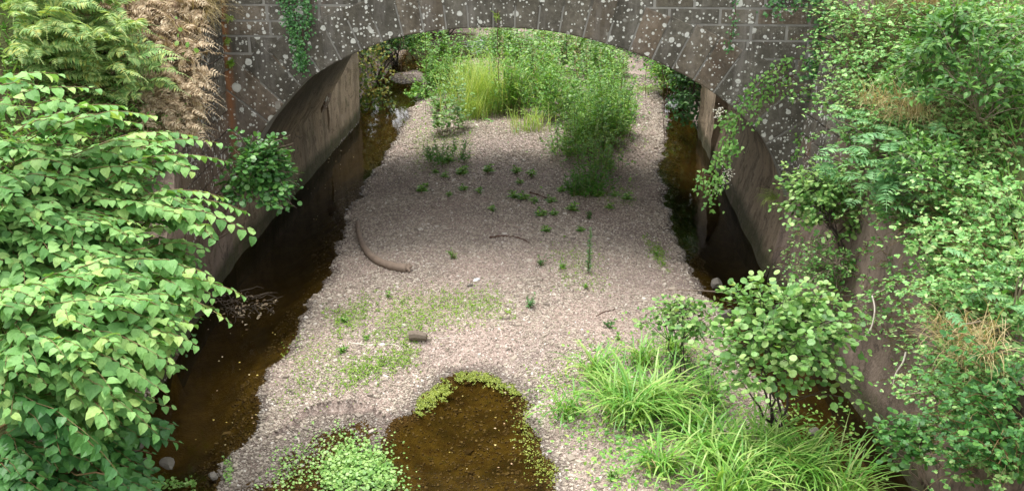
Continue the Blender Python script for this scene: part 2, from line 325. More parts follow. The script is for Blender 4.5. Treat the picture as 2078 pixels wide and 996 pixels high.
def terrain(x, y):
    x, y = np.broadcast_arrays(np.asarray(x, float), np.asarray(y, float))
    e = .07*wob(x*1.1, y*1.3)+.045*wob(x*2.9+1, y*3.7)+.022*wob(x*8.3, y*6.1+2)+.012*wob(x*21, y*17)
    dl = x-ip(y, YB, XB)+e; dr = ip(y, YR, XR)-x+e
    d = np.minimum(dl, dr)
    z = np.where(d > 0, .02+.24*(1-np.exp(-np.maximum(d, 0)/.9)), np.maximum(.02+d*.55, -.40))
    z = np.where((x > 1.0) & (d > 0) & (y < 9.5), np.maximum(z, .08), z)
    pd = inpoly_dist(x, y, PC)+e*.8
    zp = np.where(pd > 0, -np.minimum(pd*.30, .17), np.minimum(-pd*.35, .5))
    z = np.where(y < 11, np.minimum(z, zp), z)
    # flooded margin in the lower left of the bar
    md = inpoly_dist(x, y, np.array([[-3.1,6],[-3.0,8.1],[-2.5,8.5],[-1.9,8.6],[-1.5,8.2],[-1.5,6]]))+e*1.5
    z = np.where(md > 0, np.minimum(z, .022-md*.06), z)
    z += .014*wob(x*2.3, y*1.9)
    far = np.clip((y-21.5)/1.5, 0, 1)
    # left bank
    wl = ip(y, YWL, XWL)-x
    front = y < 12.45
    tl = wall_top_l(y)
    zl_f = np.where(wl > .25, tl + np.clip((wl-.3)*.75, 0, 5), -.40+ (wl > .12)*0)
    natural = np.where(wl > 0, np.minimum(wl*1.1, 9), -.40)
    zl_front = np.where(y > 9.5, zl_f, natural*(1-np.clip((y-8.3)/1.2, 0, 1))+np.where(wl > 0, np.maximum(zl_f, natural), -.40)*np.clip((y-8.3)/1.2, 0, 1))
    zl_front = np.minimum(zl_front, 4.6+.15*wob(x, y))
    zl_mid = np.where(wl > .35, 4.7, -.40)
    zl_far = np.where(wl > 0, np.minimum(wl*.9, 2.6+.2*wob(x*.5, y*.5)), -.40)
    zl = np.where(front, zl_front, np.where(y < 18.2, zl_mid, zl_far))
    wr = x-ip(y, YWR, XWR); tr = wall_top_r(y)
    off = .13*tr+.25
    zr_front = np.where(wr > off, np.minimum(tr+(wr-off)*.85, 5.2+.2*wob(x, y)), -.40)
    zr_mid = np.where(wr > .6, 4.7, -.40)
    zr_far = np.where(wr > 0, np.minimum(wr*.9, 2.6+.2*wob(x*.5, y*.5)), -.40)
    zr = np.where(front, zr_front, np.where(y < 18.2, zr_mid, zr_far))
    z = np.where(wl > 0, np.maximum(zl, z), z); z = np.where(wr > 0, np.maximum(zr, z), z)
    # far end of the reach: stream bends behind a bank
    fe = np.clip((y-34)/3, 0, 1)*(2.4+.3*wob(x*.3, y*.3))
    z = np.where(y > 34, np.maximum(z, fe), z)
    # stream crosses behind the bar
    cr = np.exp(-((y-30.8)/1.3)**2)*((x < .8)*.5+(x < -1)*.25)
    z = np.where((d > 0) & (y > 26), z-cr*(z > -.3), z)
    bar2 = np.exp(-(((x+4.3)/1.0)**2+((y-26.3)/1.3)**2)); z = np.where((y > 23.5) & (y < 30) & (wl < 0), np.maximum(z, -.3+.40*bar2+e*.6), z)
    return z
def T(p): return float(terrain(p[0], p[1]))
def axis(parts):
    a = [np.arange(s, e, st) for s, e, st in parts]; return np.unique(np.round(np.concatenate(a), 4))
xs = axis([(-400,-40,40),(-40,-12,2),(-12,-6,.4),(-6,-3.9,.1),(-3.9,3.6,.05),(3.6,6,.1),(6,14,.4),(14,40,2),(40,401,40)])
ys = axis([(-200,-8,24),(-8,5,1),(5,7,.15),(7,13,.05),(13,22,.08),(22,36,.15),(36,60,1),(60,600,30)])
X, Y = np.meshgrid(xs, ys); Z = terrain(X, Y)
def tz(x, y):
    x, y = np.asarray(x, float), np.asarray(y, float)
    i = np.clip(np.searchsorted(xs, x)-1, 0, len(xs)-2); j = np.clip(np.searchsorted(ys, y)-1, 0, len(ys)-2)
    u = np.clip((x-xs[i])/(xs[i+1]-xs[i]), 0, 1); v = np.clip((y-ys[j])/(ys[j+1]-ys[j]), 0, 1)
    return (Z[j, i]*(1-u)+Z[j, i+1]*u)*(1-v)+(Z[j+1, i]*(1-u)+Z[j+1, i+1]*u)*v
def T(p): return float(tz(p[0], p[1]))
def gp(px, py):
    """pixel -> point on the low ground"""
    p = atz(px, py, .1)
    for _ in range(4): p = atz(px, py, min(max(T(p), 0), .45))
    return p
m = M(); nx, ny = len(xs), len(ys)
I = (np.arange(ny-1)[:, None]*nx+np.arange(nx-1)[None]).ravel()
m.v.append(np.stack([X.ravel(), Y.ravel(), Z.ravel()], 1)); m.n = nx*ny
m.l.append(np.stack([I, I+1, I+nx+1, I+nx], 1).ravel()); m.c.append(np.full(len(I), 4))
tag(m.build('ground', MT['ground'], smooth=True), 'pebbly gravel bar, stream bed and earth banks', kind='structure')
m = M(); m.add([(-8,-8,0),(6.5,-8,0),(6.5,38,0),(-8,38,0)], [(0,1,2,3)])
tag(m.build('water', MT['water']), 'shallow brown stream water on both sides of the gravel', kind='structure')

# ------------------------------------------------------------------ bridge
YF, YK = 12.5, 18.3
AR = np.array([(-4.66,-.6),(-4.66,.55),(-4.45,1.15),(-4.13,1.73),(-3.83,2.13),(-3.28,2.64),(-2.44,3.04),(-1.81,3.19),(-1.0,3.25),(-.21,3.2),(.59,3.01),(1.15,2.80),(1.68,2.52),(2.12,2.20),(2.51,1.77),(2.82,1.12),(2.92,.55),(2.92,-.6)])
# smooth the profile (Catmull-Rom) between springings
def catmull(P, k=8):
    P = np.asarray(P, float); o = []
    for i in range(len(P)-1):
        p0 = P[max(i-1, 0)]; p1 = P[i]; p2 = P[i+1]; p3 = P[min(i+2, len(P)-1)]
        for t in np.arange(k)/k: o.append(.5*((2*p1)+(-p0+p2)*t+(2*p0-5*p1+4*p2-p3)*t*t+(-p0+3*p1-3*p2+p3)*t**3))
    o.append(P[-1]); return np.array(o)
ARC = catmull(AR, 8)
seg = np.r_[0, np.cumsum(np.hypot(*np.diff(ARC, axis=0).T))]
def arc_at(s): return np.array([ip(s, seg, ARC[:, 0]), ip(s, seg, ARC[:, 1])])
def arc_n(s):
    a, b = arc_at(s-.12), arc_at(s+.12); t = (b-a)/np.hypot(*(b-a)); return np.array([-t[1], t[0]])
bridge = thing('stone_bridge', 'old dark stone arch bridge with white lichen spots spanning the stream', 'bridge', (-1, 16.7, 0))
# front and back face plates (mortar) with arch hole
def plate(y0, y1, name, x0, x1, mat, ztop=5.3):
    mm = M(); prof = ARC.copy(); K = len(prof)
    if y0 > YF+1: prof[:, 1] += .062*(prof[:, 1] > 1.1); prof[:, 0] = np.clip(-1+(prof[:, 0]+1)*1.016, -4.72, 2.98)
    vs = []
    for y in (y0, y1):
        for p in prof: vs.append((p[0], y, p[1]))
        for p in prof: vs.append((ip(p[0], [AR[0,0], AR[-1,0]], [x0, x1]) if False else p[0], y, ztop))
    F = []
    for i in range(K-1):
        F.append((i, i+1, K+i+1, K+i)); F.append((2*K+i, 3*K+i, 3*K+i+1, 2*K+i+1)); F.append((i, 2*K+i, 2*K+i+1, i+1)); F.append((K+i, K+i+1, 3*K+i+1, 3*K+i))
    F = [f for f in F if len(set(f)) > 2]
    mm.add(vs, F)
    mm.box(x0, AR[0, 0]-.0, y0, y1, -.6, ztop); mm.box(AR[-1, 0], x1, y0, y1, -.6, ztop)
    return mm.build(name, mat, bridge)
plate(YF-.036, YF+.45, 'face_wall', -9, 8, MT['mortar'])
plate(YK-.45, YK, 'rear_face_wall', -9, 8, MT['stone'])
# clip polygon
def clip(poly, a, b, c):
    out = []
    for i in range(len(poly)):
        p, q = poly[i], poly[(i+1) % len(poly)]; dp = a*p[0]+b*p[1]-c; dq = a*q[0]+b*q[1]-c
        if dp >= 0: out.append(p)
        if (dp >= 0) != (dq >= 0): t = dp/(dp-dq); out.append((p[0]+t*(q[0]-p[0]), p[1]+t*(q[1]-p[1])))
    return out
def slab(mm, poly, yf, yb, bev=.012):
    """block with polygon outline in xz, chamfered front edge at y=yf"""
    if len(poly) < 3: return
    P = np.array(poly); A = .5*np.sum(P[:, 0]*np.roll(P[:, 1], -1)-np.roll(P[:, 0], -1)*P[:, 1])
    if abs(A) < .004: return
    if A < 0: P = P[::-1]
    c = P.mean(0); D = P-c; ln = np.hypot(*D.T)[:, None]; Q = c+D*(1-np.minimum(bev*1.5/ln, .4))
    k = len(P); vs = [(p[0], yb, p[1]) for p in P]+[(p[0], yf+bev, p[1]) for p in P]+[(q[0], yf, q[1]) for q in Q]
    F = [tuple(range(2*k, 3*k))]
    for i in range(k):
        j = (i+1) % k; F += [(i, j, k+j, k+i), (k+i, k+j, 2*k+j, 2*k+i)]
    mm.add(vs, F)
XCL, XCR = -4.50, 3.16
mm = M(); s = .15; s_end = seg[-1]-.15; first = True
while s < s_end-.1:
    z_here = arc_at(s)[1]; x_here = arc_at(s)[0]
    wd = ip(z_here, [0, 1.5, 2.6, 3.2], [.42, .36, .31, .285])*R.uniform(.92, 1.08)
    s1 = min(s+wd, s_end); a0, a1 = arc_at(s), arc_at(s1); n0, n1 = arc_n(s), arc_n(s1)
    zc = .5*(a0[1]+a1[1]); th = ip(zc, [0, 1.8, 2.6, 3.0], [1.1, .9, .62, .56])*R.uniform(.98, 1.02)
    gj = .011; tdir = unit(a1-a0)
    mid = arc_at(.5*(s+s1))
    poly = [tuple(a0+tdir*gj), tuple(mid), tuple(a1-tdir*gj), tuple(a1+n1*th-tdir*gj), tuple(a0+n0*th+tdir*gj)]
    poly = clip(poly, 1, 0, XCL+.005); poly = clip(poly, -1, 0, -(XCR-.005))
    if zc > .25: slab(mm, poly, YF-.047-R.uniform(0, .004), YF+.01)
    s = s1
mm.build('arch_ring', MT['stone'], bridge)
mm = M(); z = .1
while z < 5.26:
    h = min(R.uniform(.17, .26), 5.30-z); x = XCL+.004
    while x < XCR-.01:
        L = R.uniform(.32, .75); x1 = min(x+L, XCR-.004)
        if XCR-x1 < .2: x1 = XCR-.004
        xc, zc = .5*(x+x1), z+h/2
        dd = np.hypot(ARC[:, 0]-xc, ARC[:, 1]-zc).min()
        under = zc < ip(xc, ARC[16:-16, 0], ARC[16:-16, 1])
        # only keep stones outside of the ring
        ringz = ip(zc, [0, 1.8, 2.6, 3.0], [1.1, .9, .62, .56])
        if not under and dd > ringz*.62:
            slab(mm, [(x, z), (x1-.022, z), (x1-.022, z+h-.022), (x, z+h-.022)], YF-.041-R.uniform(0, .005), YF+.01)
        x = x1
    z += h
for (xa, xb) in ((-8.98, XCL-.02), (XCR+.02, 7.98)):
    z = 2.2
    while z < 5.26:
        h = min(R.uniform(.17, .26), 5.30-z); x = xa
        while x < xb-.1:
            x1 = min(x+R.uniform(.32, .75), xb); slab(mm, [(x, z), (x1-.022, z), (x1-.022, z+h-.022), (x, z+h-.022)], YF-.041-R.uniform(0, .005), YF+.01); x = x1
        z += h
mm.build('spandrel_stones', MT['stone'], bridge)
# vault + abutments (barrel)
inner = [(-4.60,-.6),(-4.60,0),(-4.64,1.0)]+[tuple(p) for p in ARC if p[1] > 1.15]+[(2.86,1.0),(2.62,0),(2.60,-.6)]
inner = np.array(inner); inner[:, 1] = np.where(inner[:, 1] > 1.1, inner[:, 1]+.05, inner[:, 1])
inner[:, 0] = np.where(inner[:, 1] > 1.1, -1+(inner[:, 0]+1)*1.012, inner[:, 0])
K = len(inner); yy = np.linspace(YF-.030, YK+.004, 24); mm = M()
def roughen(x, y, z): return .02*wob(y*2, z*5)
V = np.array([[(p[0]+roughen(*[p[0]], y, p[1]), y, p[1]+.01*wob(y*3, p[0]*4)) for p in inner] for y in yy])
mm.add(V, [(i*K+j, (i+1)*K+j, (i+1)*K+j+1, i*K+j+1) for i in range(len(yy)-1) for j in range(K-1)])
# outer skin closes the thickness
O = np.array([[(p[0]*1.0+(-.45 if p[0] < -1 else .45)*(p[1] < 2.9), y, p[1]+(.5 if p[1] > 1.1 else 0)) for p in inner] for y in (yy[0], yy[-1])])
mm.add(O, [(j, j+1, K+j+1, K+j) for j in range(K-1)])
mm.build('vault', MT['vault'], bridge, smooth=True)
# deck and parapets
mm = M(); mm.box(-9, 8, YF+.452, YK-.452, 4.2, 4.72); mm.build('deck', MT['road'], bridge)
mm = M(); mm.box(-9.05, 8.05, YF-.12, YF+.5, 5.302, 5.45); mm.build('parapet_coping', MT['stone'], bridge)
mm = M(); mm.box(-9.05, 8.05, YK-.5, YK+.08, 5.302, 5.45); mm.build('parapet_coping', MT['stone'], bridge)
# wing walls
def wing(name, label, side, y0, y1, xf, batter, topf, mat, plinth=None):
    th = thing(name, label, 'wall', (float(xf((y0+y1)/2)), (y0+y1)/2, 0))
    mm = M(); yy = np.linspace(y0, y1, 26); zz = np.linspace(0, 1, 12); vs = []
    for y in yy:
        tp = topf(y)+.05
        for q in zz:
            zq = -.5+(tp+.5)*q; vs.append((xf(y)+side*(batter*max(zq, 0))+.018*wob(y*4, zq*4), y, zq))
        vs.append((xf(y)+side*(batter*tp+.32), y, tp)); vs.append((xf(y)+side*(batter*tp+.32), y, -.5))
    k = 14
    F = [(i*k+j, i*k+(j+1) % k, (i+1)*k+(j+1) % k, (i+1)*k+j) for i in range(25) for j in range(k)]+[tuple(range(k)), tuple(25*k+j for j in range(k))]
    mm.add(vs, F); mm.build('wall_face', mat, th); return th
fl = lambda y: ip(y, YWL, XWL)
fr_ = lambda y: ip(y, YWR, XWR)
wl_t = wing('wing_wall', 'pinkish brown masonry wall running forward from left side of the arch', -1, 8.9, YF-.033, fl, -.045, wall_top_l, MT['revet'])
wr_t = wing('retaining_wall', 'cracked brown concrete retaining wall under brambles beside the right channel', 1, 4.5, YF-.033, fr_, .13, wall_top_r, MT['revet'])
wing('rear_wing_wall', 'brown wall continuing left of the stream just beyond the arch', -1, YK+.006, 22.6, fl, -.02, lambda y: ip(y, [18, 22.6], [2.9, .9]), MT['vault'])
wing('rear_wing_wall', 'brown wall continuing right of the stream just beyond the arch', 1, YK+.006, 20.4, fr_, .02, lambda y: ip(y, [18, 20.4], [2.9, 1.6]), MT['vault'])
# stone courses facing the left wing wall's upper part, seen obliquely
mm = M(); z = 1.0
while z < 4.0:
    h = R.uniform(.2, .27); y = YF-.06
    while y > 10.6:
        L = R.uniform(.3, .55); y1 = y-L
        if wall_top_l((y+y1)/2) > z+h*.6:
            x0 = fl(y)+.045*z+.012; x1 = fl(y1)+.045*z+.012; dz = .0
            p = R.uniform(.012, .022); b = .008
            vs = [(x0-.05,y,z),(x1-.05,y1+.014,z),(x1-.05,y1+.014,z+h-.014),(x0-.05,y,z+h-.014),
                  (x0+p,y-b,z+b),(x1+p,y1+.014+b,z+b),(x1+p,y1+.014+b,z+h-.014-b),(x0+p,y-b,z+h-.014-b)]
            mm.add(vs, [(4,7,6,5),(0,4,5,1),(1,5,6,2),(2,6,7,3),(3,7,4,0)])
        y = y1
    z += h
mm.build('stone_courses', MT['stone'], wl_t)
mm = M(); z = 1.3
while z < 4.0:
    h = R.uniform(.2, .27); y = YF-.06
    while y > 11.0:
        L = R.uniform(.3, .55); y1 = y-L
        if wall_top_r((y+y1)/2) > z+h*.6:
            x0 = fr_(y)+.13*z-.012; x1 = fr_(y1)+.13*z-.012; p = R.uniform(.012, .022); b = .008; q = .13*h
            vs = [(x0+.05,y,z),(x1+.05,y1+.014,z),(x1+.05+q,y1+.014,z+h-.014),(x0+.05+q,y,z+h-.014),
                  (x0-p,y-b,z+b),(x1-p,y1+.014+b,z+b),(x1-p+q,y1+.014+b,z+h-.014-b),(x0-p+q,y-b,z+h-.014-b)]
            mm.add(vs, [(4,5,6,7),(0,1,5,4),(1,2,6,5),(2,3,7,6),(3,0,4,7)])
        y = y1
    z += h
mm.build('stone_courses', MT['stone'], wr_t)

# ------------------------------------------------------------------ leaf templates and placers
def tmpl(kind):
    w1, w2, t1, t2 = .42, .3, .22, .62
    if kind == 'ovate': w1, w2 = .42, .30; t1, t2 = .22, .62
    elif kind == 'round': w1, w2 = .40, .42; t1, t2 = .25, .72
    elif kind == 'lance': w1, w2 = .5, .34; t1, t2 = .3, .65
    elif kind == 'heart': w1, w2 = .50, .32; t1, t2 = .12, .55
    tipz = -.10
    v = np.array([(0,0,0),(0,.5,.02),(0,1,tipz),(-w1,t1,.07),(-w2,t2,.05),(w1,t1,.07),(w2,t2,.05)], float)
    f = [(0,1,2,4,3),(0,5,6,2,1)]
    if kind == 'round': v = np.array([(0,0,0),(0,.5,0),(0,.97,-.06),(-.36,.16,.05),(-.5,.55,.03),(-.30,.90,-.02),(.36,.16,.05),(.5,.55,.03),(.30,.90,-.02)], float); f = [(0,1,2,5,4,3),(0,6,7,8,2,1)]
    if kind == 'knot': v = np.array([(0,0,0),(0,.5,.0),(0,1.02,-.16),(-.36,.02,.05),(-.46,.34,.09),(-.26,.74,.02),(.36,.02,.05),(.46,.34,.09),(.26,.74,.02)], float); f = [(0,1,2,5,4,3),(0,6,7,8,2,1)]
    if kind == 'quad': v = np.array([(0,0,0),(-.5,.45,.06),(0,1,-.08),(.5,.45,.06)], float); f = [(0,3,2,1)]
    return v, f
TM = {k: tmpl(k) for k in ('ovate','round','lance','heart','knot','quad')}

def put_leaves(mm, kind, P, D, Nn, L, W=1.):
    """P positions, D directions, Nn normals (N,3); L lengths; W width ratio"""
    v, f = TM[kind]; P = np.asarray(P); D = unit(D); Xs = unit(np.cross(D, Nn)); Zs = np.cross(Xs, D)
    L = np.broadcast_to(L, (len(P),))[:, None, None]; W = np.broadcast_to(W, (len(P),))[:, None, None]
    V = P[:, None]+v[None, :, 0:1]*L*W*Xs[:, None]+v[None, :, 1:2]*L*D[:, None]+v[None, :, 2:3]*L*Zs[:, None]
    mm.bulk(V, f)
def path(a, b, sag=0., n=7, wig=.0, up=None):
    """curved path from a to b; sag>0 bulges upwards"""
    a = np.asarray(a, float); b = np.asarray(b, float); t = np.linspace(0, 1, n)[:, None]
    P = a+(b-a)*t; P[:, 2] += (sag*4*t*(1-t))[:, 0]
    if wig: P += R.normal(0, wig, (n, 3))*np.sin(t*math.pi)
    return P
def shrub(root, mats, c, r, nt_, lpt, L, kind='round', W=.9, up=.8, tipfrac=.55, shell=.55, stem_r=.010, base=None,
          droop=.2, twig_r=.003, limbs=5, spread=.05, name=('stem', 'foliage'), petiole=.02, low=0., smat=None):
    """root Empty; c, r = crown centre and radii in world; leaves along the outer part of each twig"""
    lm, sm = mats; c = np.asarray(c, float); r = np.asarray(r, float)
    base = np.asarray(root.location if base is None else base, float)
    st, fo = M(), M()
    hubs = []
    for i in range(limbs):
        th = R.uniform(0, 2*math.pi); q = c+r*np.array([math.cos(th)*.4, math.sin(th)*.4, R.uniform(-.4, .5)])
        pth = path(base+R.normal(0, .03, 3)*[1, 1, 0], q, .0, 8, .02*np.linalg.norm(q-base)); st.tube(pth, np.linspace(stem_r, stem_r*.45, 8), 6); hubs += list(pth[2:])
    hubs = np.array(hubs)
    d = unit(R.normal(0, 1, (nt_, 3))); d[:, 2] = np.where(d[:, 2] < -.3-low, -d[:, 2], d[:, 2])
    rad = shell+(1-shell)*R.random(nt_)**.6
    rad *= 1+.22*np.sin(d[:, 0]*5+1)*np.cos(d[:, 2]*4+d[:, 1]*3)          # uneven outline
    tips = c+d*rad[:, None]*r
    Ps, Ds, Ns, Ls = [], [], [], []
    for k in range(nt_):
        dd = np.linalg.norm(hubs-tips[k], axis=1); h = hubs[np.argsort(dd)[R.integers(0, min(6, len(hubs)))]]
        pth = path(h, tips[k], .08*np.linalg.norm(tips[k]-h), 7, .01)
        st.tube(pth, np.linspace(twig_r*1.6, twig_r*.5, 7), 3)
        t = 1-tipfrac*R.random(lpt)**.9; idx = t*6; i0 = np.minimum(idx.astype(int), 5); fr = (idx-i0)[:, None]
        P = pth[i0]*(1-fr)+pth[i0+1]*fr; ax = unit(pth[-1]-pth[3])
        side = unit(R.normal(0, 1, (lpt, 3))*[1, 1, .5]); D = unit(ax*.55+side*.9+[0, 0, -droop])
        Ps.append(P+side*spread*R.random((lpt, 1))+D*petiole); Ds.append(D)
        Ns.append(np.array([0, 0, up])+unit(tips[k]-c)*.45+R.normal(0, .32, (lpt, 3))); Ls.append(L*R.uniform(.55, 1.1, lpt)*(1-.25*(t-.5)))
    put_leaves(fo, kind, np.concatenate(Ps), np.concatenate(Ds), np.concatenate(Ns), np.concatenate(Ls), W)
    st.build(name[0], smat or sm, root, smooth=True); fo.build(name[1], lm, root)
def blades(mm, c, n, Lr, wd, spread=.12, arch=.9, lean=None, flat=.5, seg_=6):
    """arching grass blades rooted round c"""
    c = np.asarray(c, float); az = R.uniform(0, 2*math.pi, n); L = R.uniform(*Lr, n); k = R.uniform(.4, 1.25, n)*arch
    b = c+np.stack([R.normal(0, spread, n), R.normal(0, spread, n), np.zeros(n)], 1)
    h = np.stack([np.cos(az), np.sin(az), np.zeros(n)], 1)
    if lean is not None: h = unit(h+np.asarray(lean))
    th0 = R.uniform(.05, flat, n); t = np.linspace(0, 1, seg_+1)
    P = [b]; cur = b
    for i in range(seg_):
        a = th0+k*2.0*((i+.5)/seg_)**1.3
        cur = cur+(L/seg_)[:, None]*(h*np.sin(a)[:, None]+np.array([0, 0, 1.])*np.cos(a)[:, None]); P.append(cur)
    P = np.stack(P, 1); sd_ = np.stack([-h[:, 1], h[:, 0], np.zeros(n)], 1)
    wv = wd*np.array([.7]+[1-.05*i for i in range(seg_-1)]+[.08]); wv[-2] *= .65
    sc_ = R.uniform(.7, 1.2, n)[:, None, None]
    A = P+sd_[:, None]*wv[None, :, None]*sc_; B = P-sd_[:, None]*wv[None, :, None]*sc_
    B[:, :, 2] += .0
    V = np.stack([A, B], 2).reshape(n, -1, 3)
    mm.bulk(V, [(2*i, 2*i+1, 2*i+3, 2*i+2) for i in range(seg_)])
def frond(mm, P, n, wmax, kind='lance', droop=-.15, lw=.32, nrm=None):
    """one pinnate frond along path P; n pairs of pinnae of length up to wmax"""
    P = np.asarray(P); K = len(P); t = np.linspace(.12, 1, n); idx = t*(K-1); i0 = np.minimum(idx.astype(int), K-2); fr = (idx-i0)[:, None]
    Q = P[i0]*(1-fr)+P[i0+1]*fr; T_ = unit(P[i0+1]-P[i0]); upv = np.array([0, 0, 1.]) if nrm is None else nrm
    S = unit(np.cross(T_, upv)); Nn = np.cross(S, T_)
    for sg in (1, -1):
        Ln = wmax*np.sin(np.clip(.15+t*1.02, 0, 1)**.8*math.pi)**.8*R.uniform(.85, 1.1, n)+.012
        put_leaves(mm, kind, Q, S*sg+T_*.35+Nn*droop+R.normal(0, .06, (n, 3)), Nn+R.normal(0, .12, (n, 3)), Ln, lw)
    mm.tube(P, np.linspace(.004, .0015, K), 3)
def fern(root, mat, n, L, w, npin=16, arch=.25, kind='lance', lw=.32, base=None, name='frond', sub=False):
    base = np.asarray(root.location if base is None else base, float); fo = M()
    for i in range(n):
        az = R.uniform(0, 2*math.pi); l = L*R.uniform(.7, 1.1); h = np.array([math.cos(az), math.sin(az), 0])
        tip = base+h*l*.8+[0, 0, l*R.uniform(.15, .55)]
        frond(fo, path(base+h*.03, tip, arch*l, 8, .01), npin, w*R.uniform(.8, 1.1), kind, lw=lw)
    fo.build(name, mat, root)

def herb_clump(root, c, h, w, ns, lps, L, mat, kind='lance', W=.4, stem_r=.0035, top=.0, branch=.5):
    st, fo = M(), M(); c = np.asarray(c, float)
    for i in range(ns):
        a = R.uniform(0, 6.28); rr = w*math.sqrt(R.random()); b = c+[math.cos(a)*rr, math.sin(a)*rr, 0]; hh = h*R.choice([R.uniform(.3, .7), R.uniform(.6, 1.3)])
        tip = b+[math.cos(a)*rr*.3+R.normal(0, .13)*h, math.sin(a)*rr*.3+R.normal(0, .13)*h, hh]; pth = path(b, tip, 0, 7, .012*h); st.tube(pth, np.linspace(stem_r, stem_r*.4, 7), 3)
        k = lps; t = R.uniform(.08, 1, k)**.85; idx = t*6; i0 = np.minimum(idx.astype(int), 5); fr = (idx-i0)[:, None]; Q = pth[i0]*(1-fr)+pth[i0+1]*fr
        sd = unit(R.normal(0, 1, (k, 3))*[1, 1, .15]); off = R.random((k, 1))*branch*.16*h*(1.15-t[:, None]); Q = Q+sd*off+[0, 0, 1]*off*.4
        put_leaves(fo, kind, Q, sd+[0, 0, .45], np.array([0, 0, 1.])-sd*.35+R.normal(0, .3, (k, 3)), L*R.uniform(.6, 1.2, k)*(1.2-.55*t), W)
    st.build('stem', MT['stem'], root); fo.build('foliage', MT[mat], root)

# ------------------------------------------------------------------ pebbles (nobody could count them)
Np = 130000
px_ = R.uniform(-5.0, 2.6, Np*2); py_ = 6.8+19.5*R.random(Np*2)**1.6; pz_ = terrain(px_, py_)
ok = (pz_ > -.20) & (pz_ < .42) & ((pz_ > -.03) | (R.random(Np*2) < .22)) & (R.random(Np*2) < .35+.9*(.5+.5*wob(px_*1.3+1, py_*1.1))); px_, py_, pz_ = px_[ok][:Np], py_[ok][:Np], pz_[ok][:Np]; n_ = len(px_)
patch = .5+.5*wob(px_*1.3+1, py_*1.1); size = .0050+(.005+.008*patch)*R.random(n_)**2.4+.022*(R.random(n_) > .995)+.003*(pz_ < .06)+.0005*(py_-8)
cube = np.array([(-1,-1,-1),(1,-1,-1),(1,1,-1),(-1,1,-1),(-.7,-.7,1),(.7,-.7,1),(.7,.7,1),(-.7,.7,1)], float)
sc3 = size[:, None]*np.stack([R.uniform(.7, 1.5, n_), R.uniform(.6, 1.1, n_), R.uniform(.35, .7, n_)], 1)
V = cube[None]*(1+R.normal(0, .16, (n_, 8, 3)))*sc3[:, None]; an = R.uniform(0, 6.28, n_); ca, sa = np.cos(an)[:, None], np.sin(an)[:, None]
V = np.stack([V[:, :, 0]*ca-V[:, :, 1]*sa, V[:, :, 0]*sa+V[:, :, 1]*ca, V[:, :, 2]+R.normal(0, .15, (n_, 1))*V[:, :, 0]], 2)+np.stack([px_, py_, pz_+.003], 1)[:, None]
m = M(); m.bulk(V, [(0,3,2,1),(4,5,6,7),(0,1,5,4),(1,2,6,5),(2,3,7,6),(3,0,4,7)])
tag(m.build('pebbles', MT['pebble']), 'loose pinkish grey and white pebbles over the gravel bar', 'pebbles', kind='stuff')

# ------------------------------------------------------------------ driftwood, sticks, stones
def bent_log(name, label, pts, r0, r1, mat, cat='driftwood', lift=.0, n=8, knots=0):
    W_ = [gp(*p)+[0, 0, r0*.6+lift] for p in pts]; W_ = catmull(np.array(W_), 5)
    W_ += R.normal(0, r0*.2, W_.shape)
    m = M(); rr = np.linspace(r0, r1, len(W_))*(1+R.normal(0, .06, len(W_)))
    m.tube(W_, rr, n)
    for i in range(knots):
        j = R.integers(2, len(W_)-2); q = W_[j]; m.tube([q, q+[R.uniform(-.08, .08), R.uniform(-.05, .05), r0*2.]], [r0*.5, r0*.2], 5)
    o = m.build(name, mat, smooth=True); return tag(o, label, cat)
lg = thing('driftwood_log', 'curved peeled driftwood log lying by the left water edge', 'log', gp(775, 540))
W_ = catmull(np.array([gp(x, y)+[0, 0, .045] for x, y in [(727, 457), (729, 480), (740, 508), (762, 532), (795, 546), (826, 551)]]), 5)
m = M(); m.tube(W_, np.linspace(.036, .062, len(W_))*(1+.05*np.sin(np.arange(len(W_))*1.7)), 9); m.build('trunk', MT['drift'], lg, smooth=True)
m = M(); q = W_[-1]
for dv in ((.07, .03, .03), (.05, -.06, -.02), (.03, .05, .05)): m.tube([q-np.array(dv)*.3, q+np.array(dv)], [.04, .012], 6)
m.build('broken_end', MT['drift'], lg, smooth=True)
bent_log('driftwood_branch', 'thin dark bent branch on pebbles right of the curved log', [(995, 483), (1020, 480), (1045, 482), (1062, 487), (1076, 495)], .016, .010, MT['root'])
bent_log('driftwood_branch', 'dark stick lying among seedlings under the arch', [(1075, 392), (1095, 398), (1115, 408)], .02, .012, MT['root'])
bent_log('driftwood_branch', 'long pale thin stick left of the short stump piece', [(710, 697), (745, 700), (790, 699), (812, 705)], .010, .007, MT['bleach'])
bent_log('driftwood_branch', 'pale straight stick leaning up right from the stump piece', [(842, 702), (880, 690), (915, 684)], .009, .005, MT['bleach'])
bent_log('driftwood_branch', 'reddish brown twig lying right of the stump piece', [(870, 702), (905, 697), (940, 700), (955, 706)], .009, .004, MT['drift'])
bent_log('driftwood_branch', 'small curved twig near weeds right of gravel centre', [(1210, 642), (1225, 634), (1248, 628)], .009, .005, MT['root'])
bent_log('driftwood_branch', 'pale curved branch at wet right edge behind the alder', [(1430, 722), (1455, 735), (1490, 745)], .016, .01, MT['twig'])
bent_log('driftwood_branch', 'long thin stick reaching the rock at right water edge', [(1355, 588), (1400, 590), (1450, 592), (1485, 598)], .011, .006, MT['twig'])
m = M(); q = gp(848, 690); W_ = np.array([q+[-.10, 0, .05], q+[-.03, .01, .055], q+[.04, .0, .05], q+[.10, -.01, .045]]); m.tube(W_, [.055, .06, .052, .035], 9)
tag(m.build('wood_stump', plain('old_wood', (.2,.16,.12), .9, (.08,.06,.045), 30)), 'short thick grey stump piece between two thin sticks', 'driftwood')
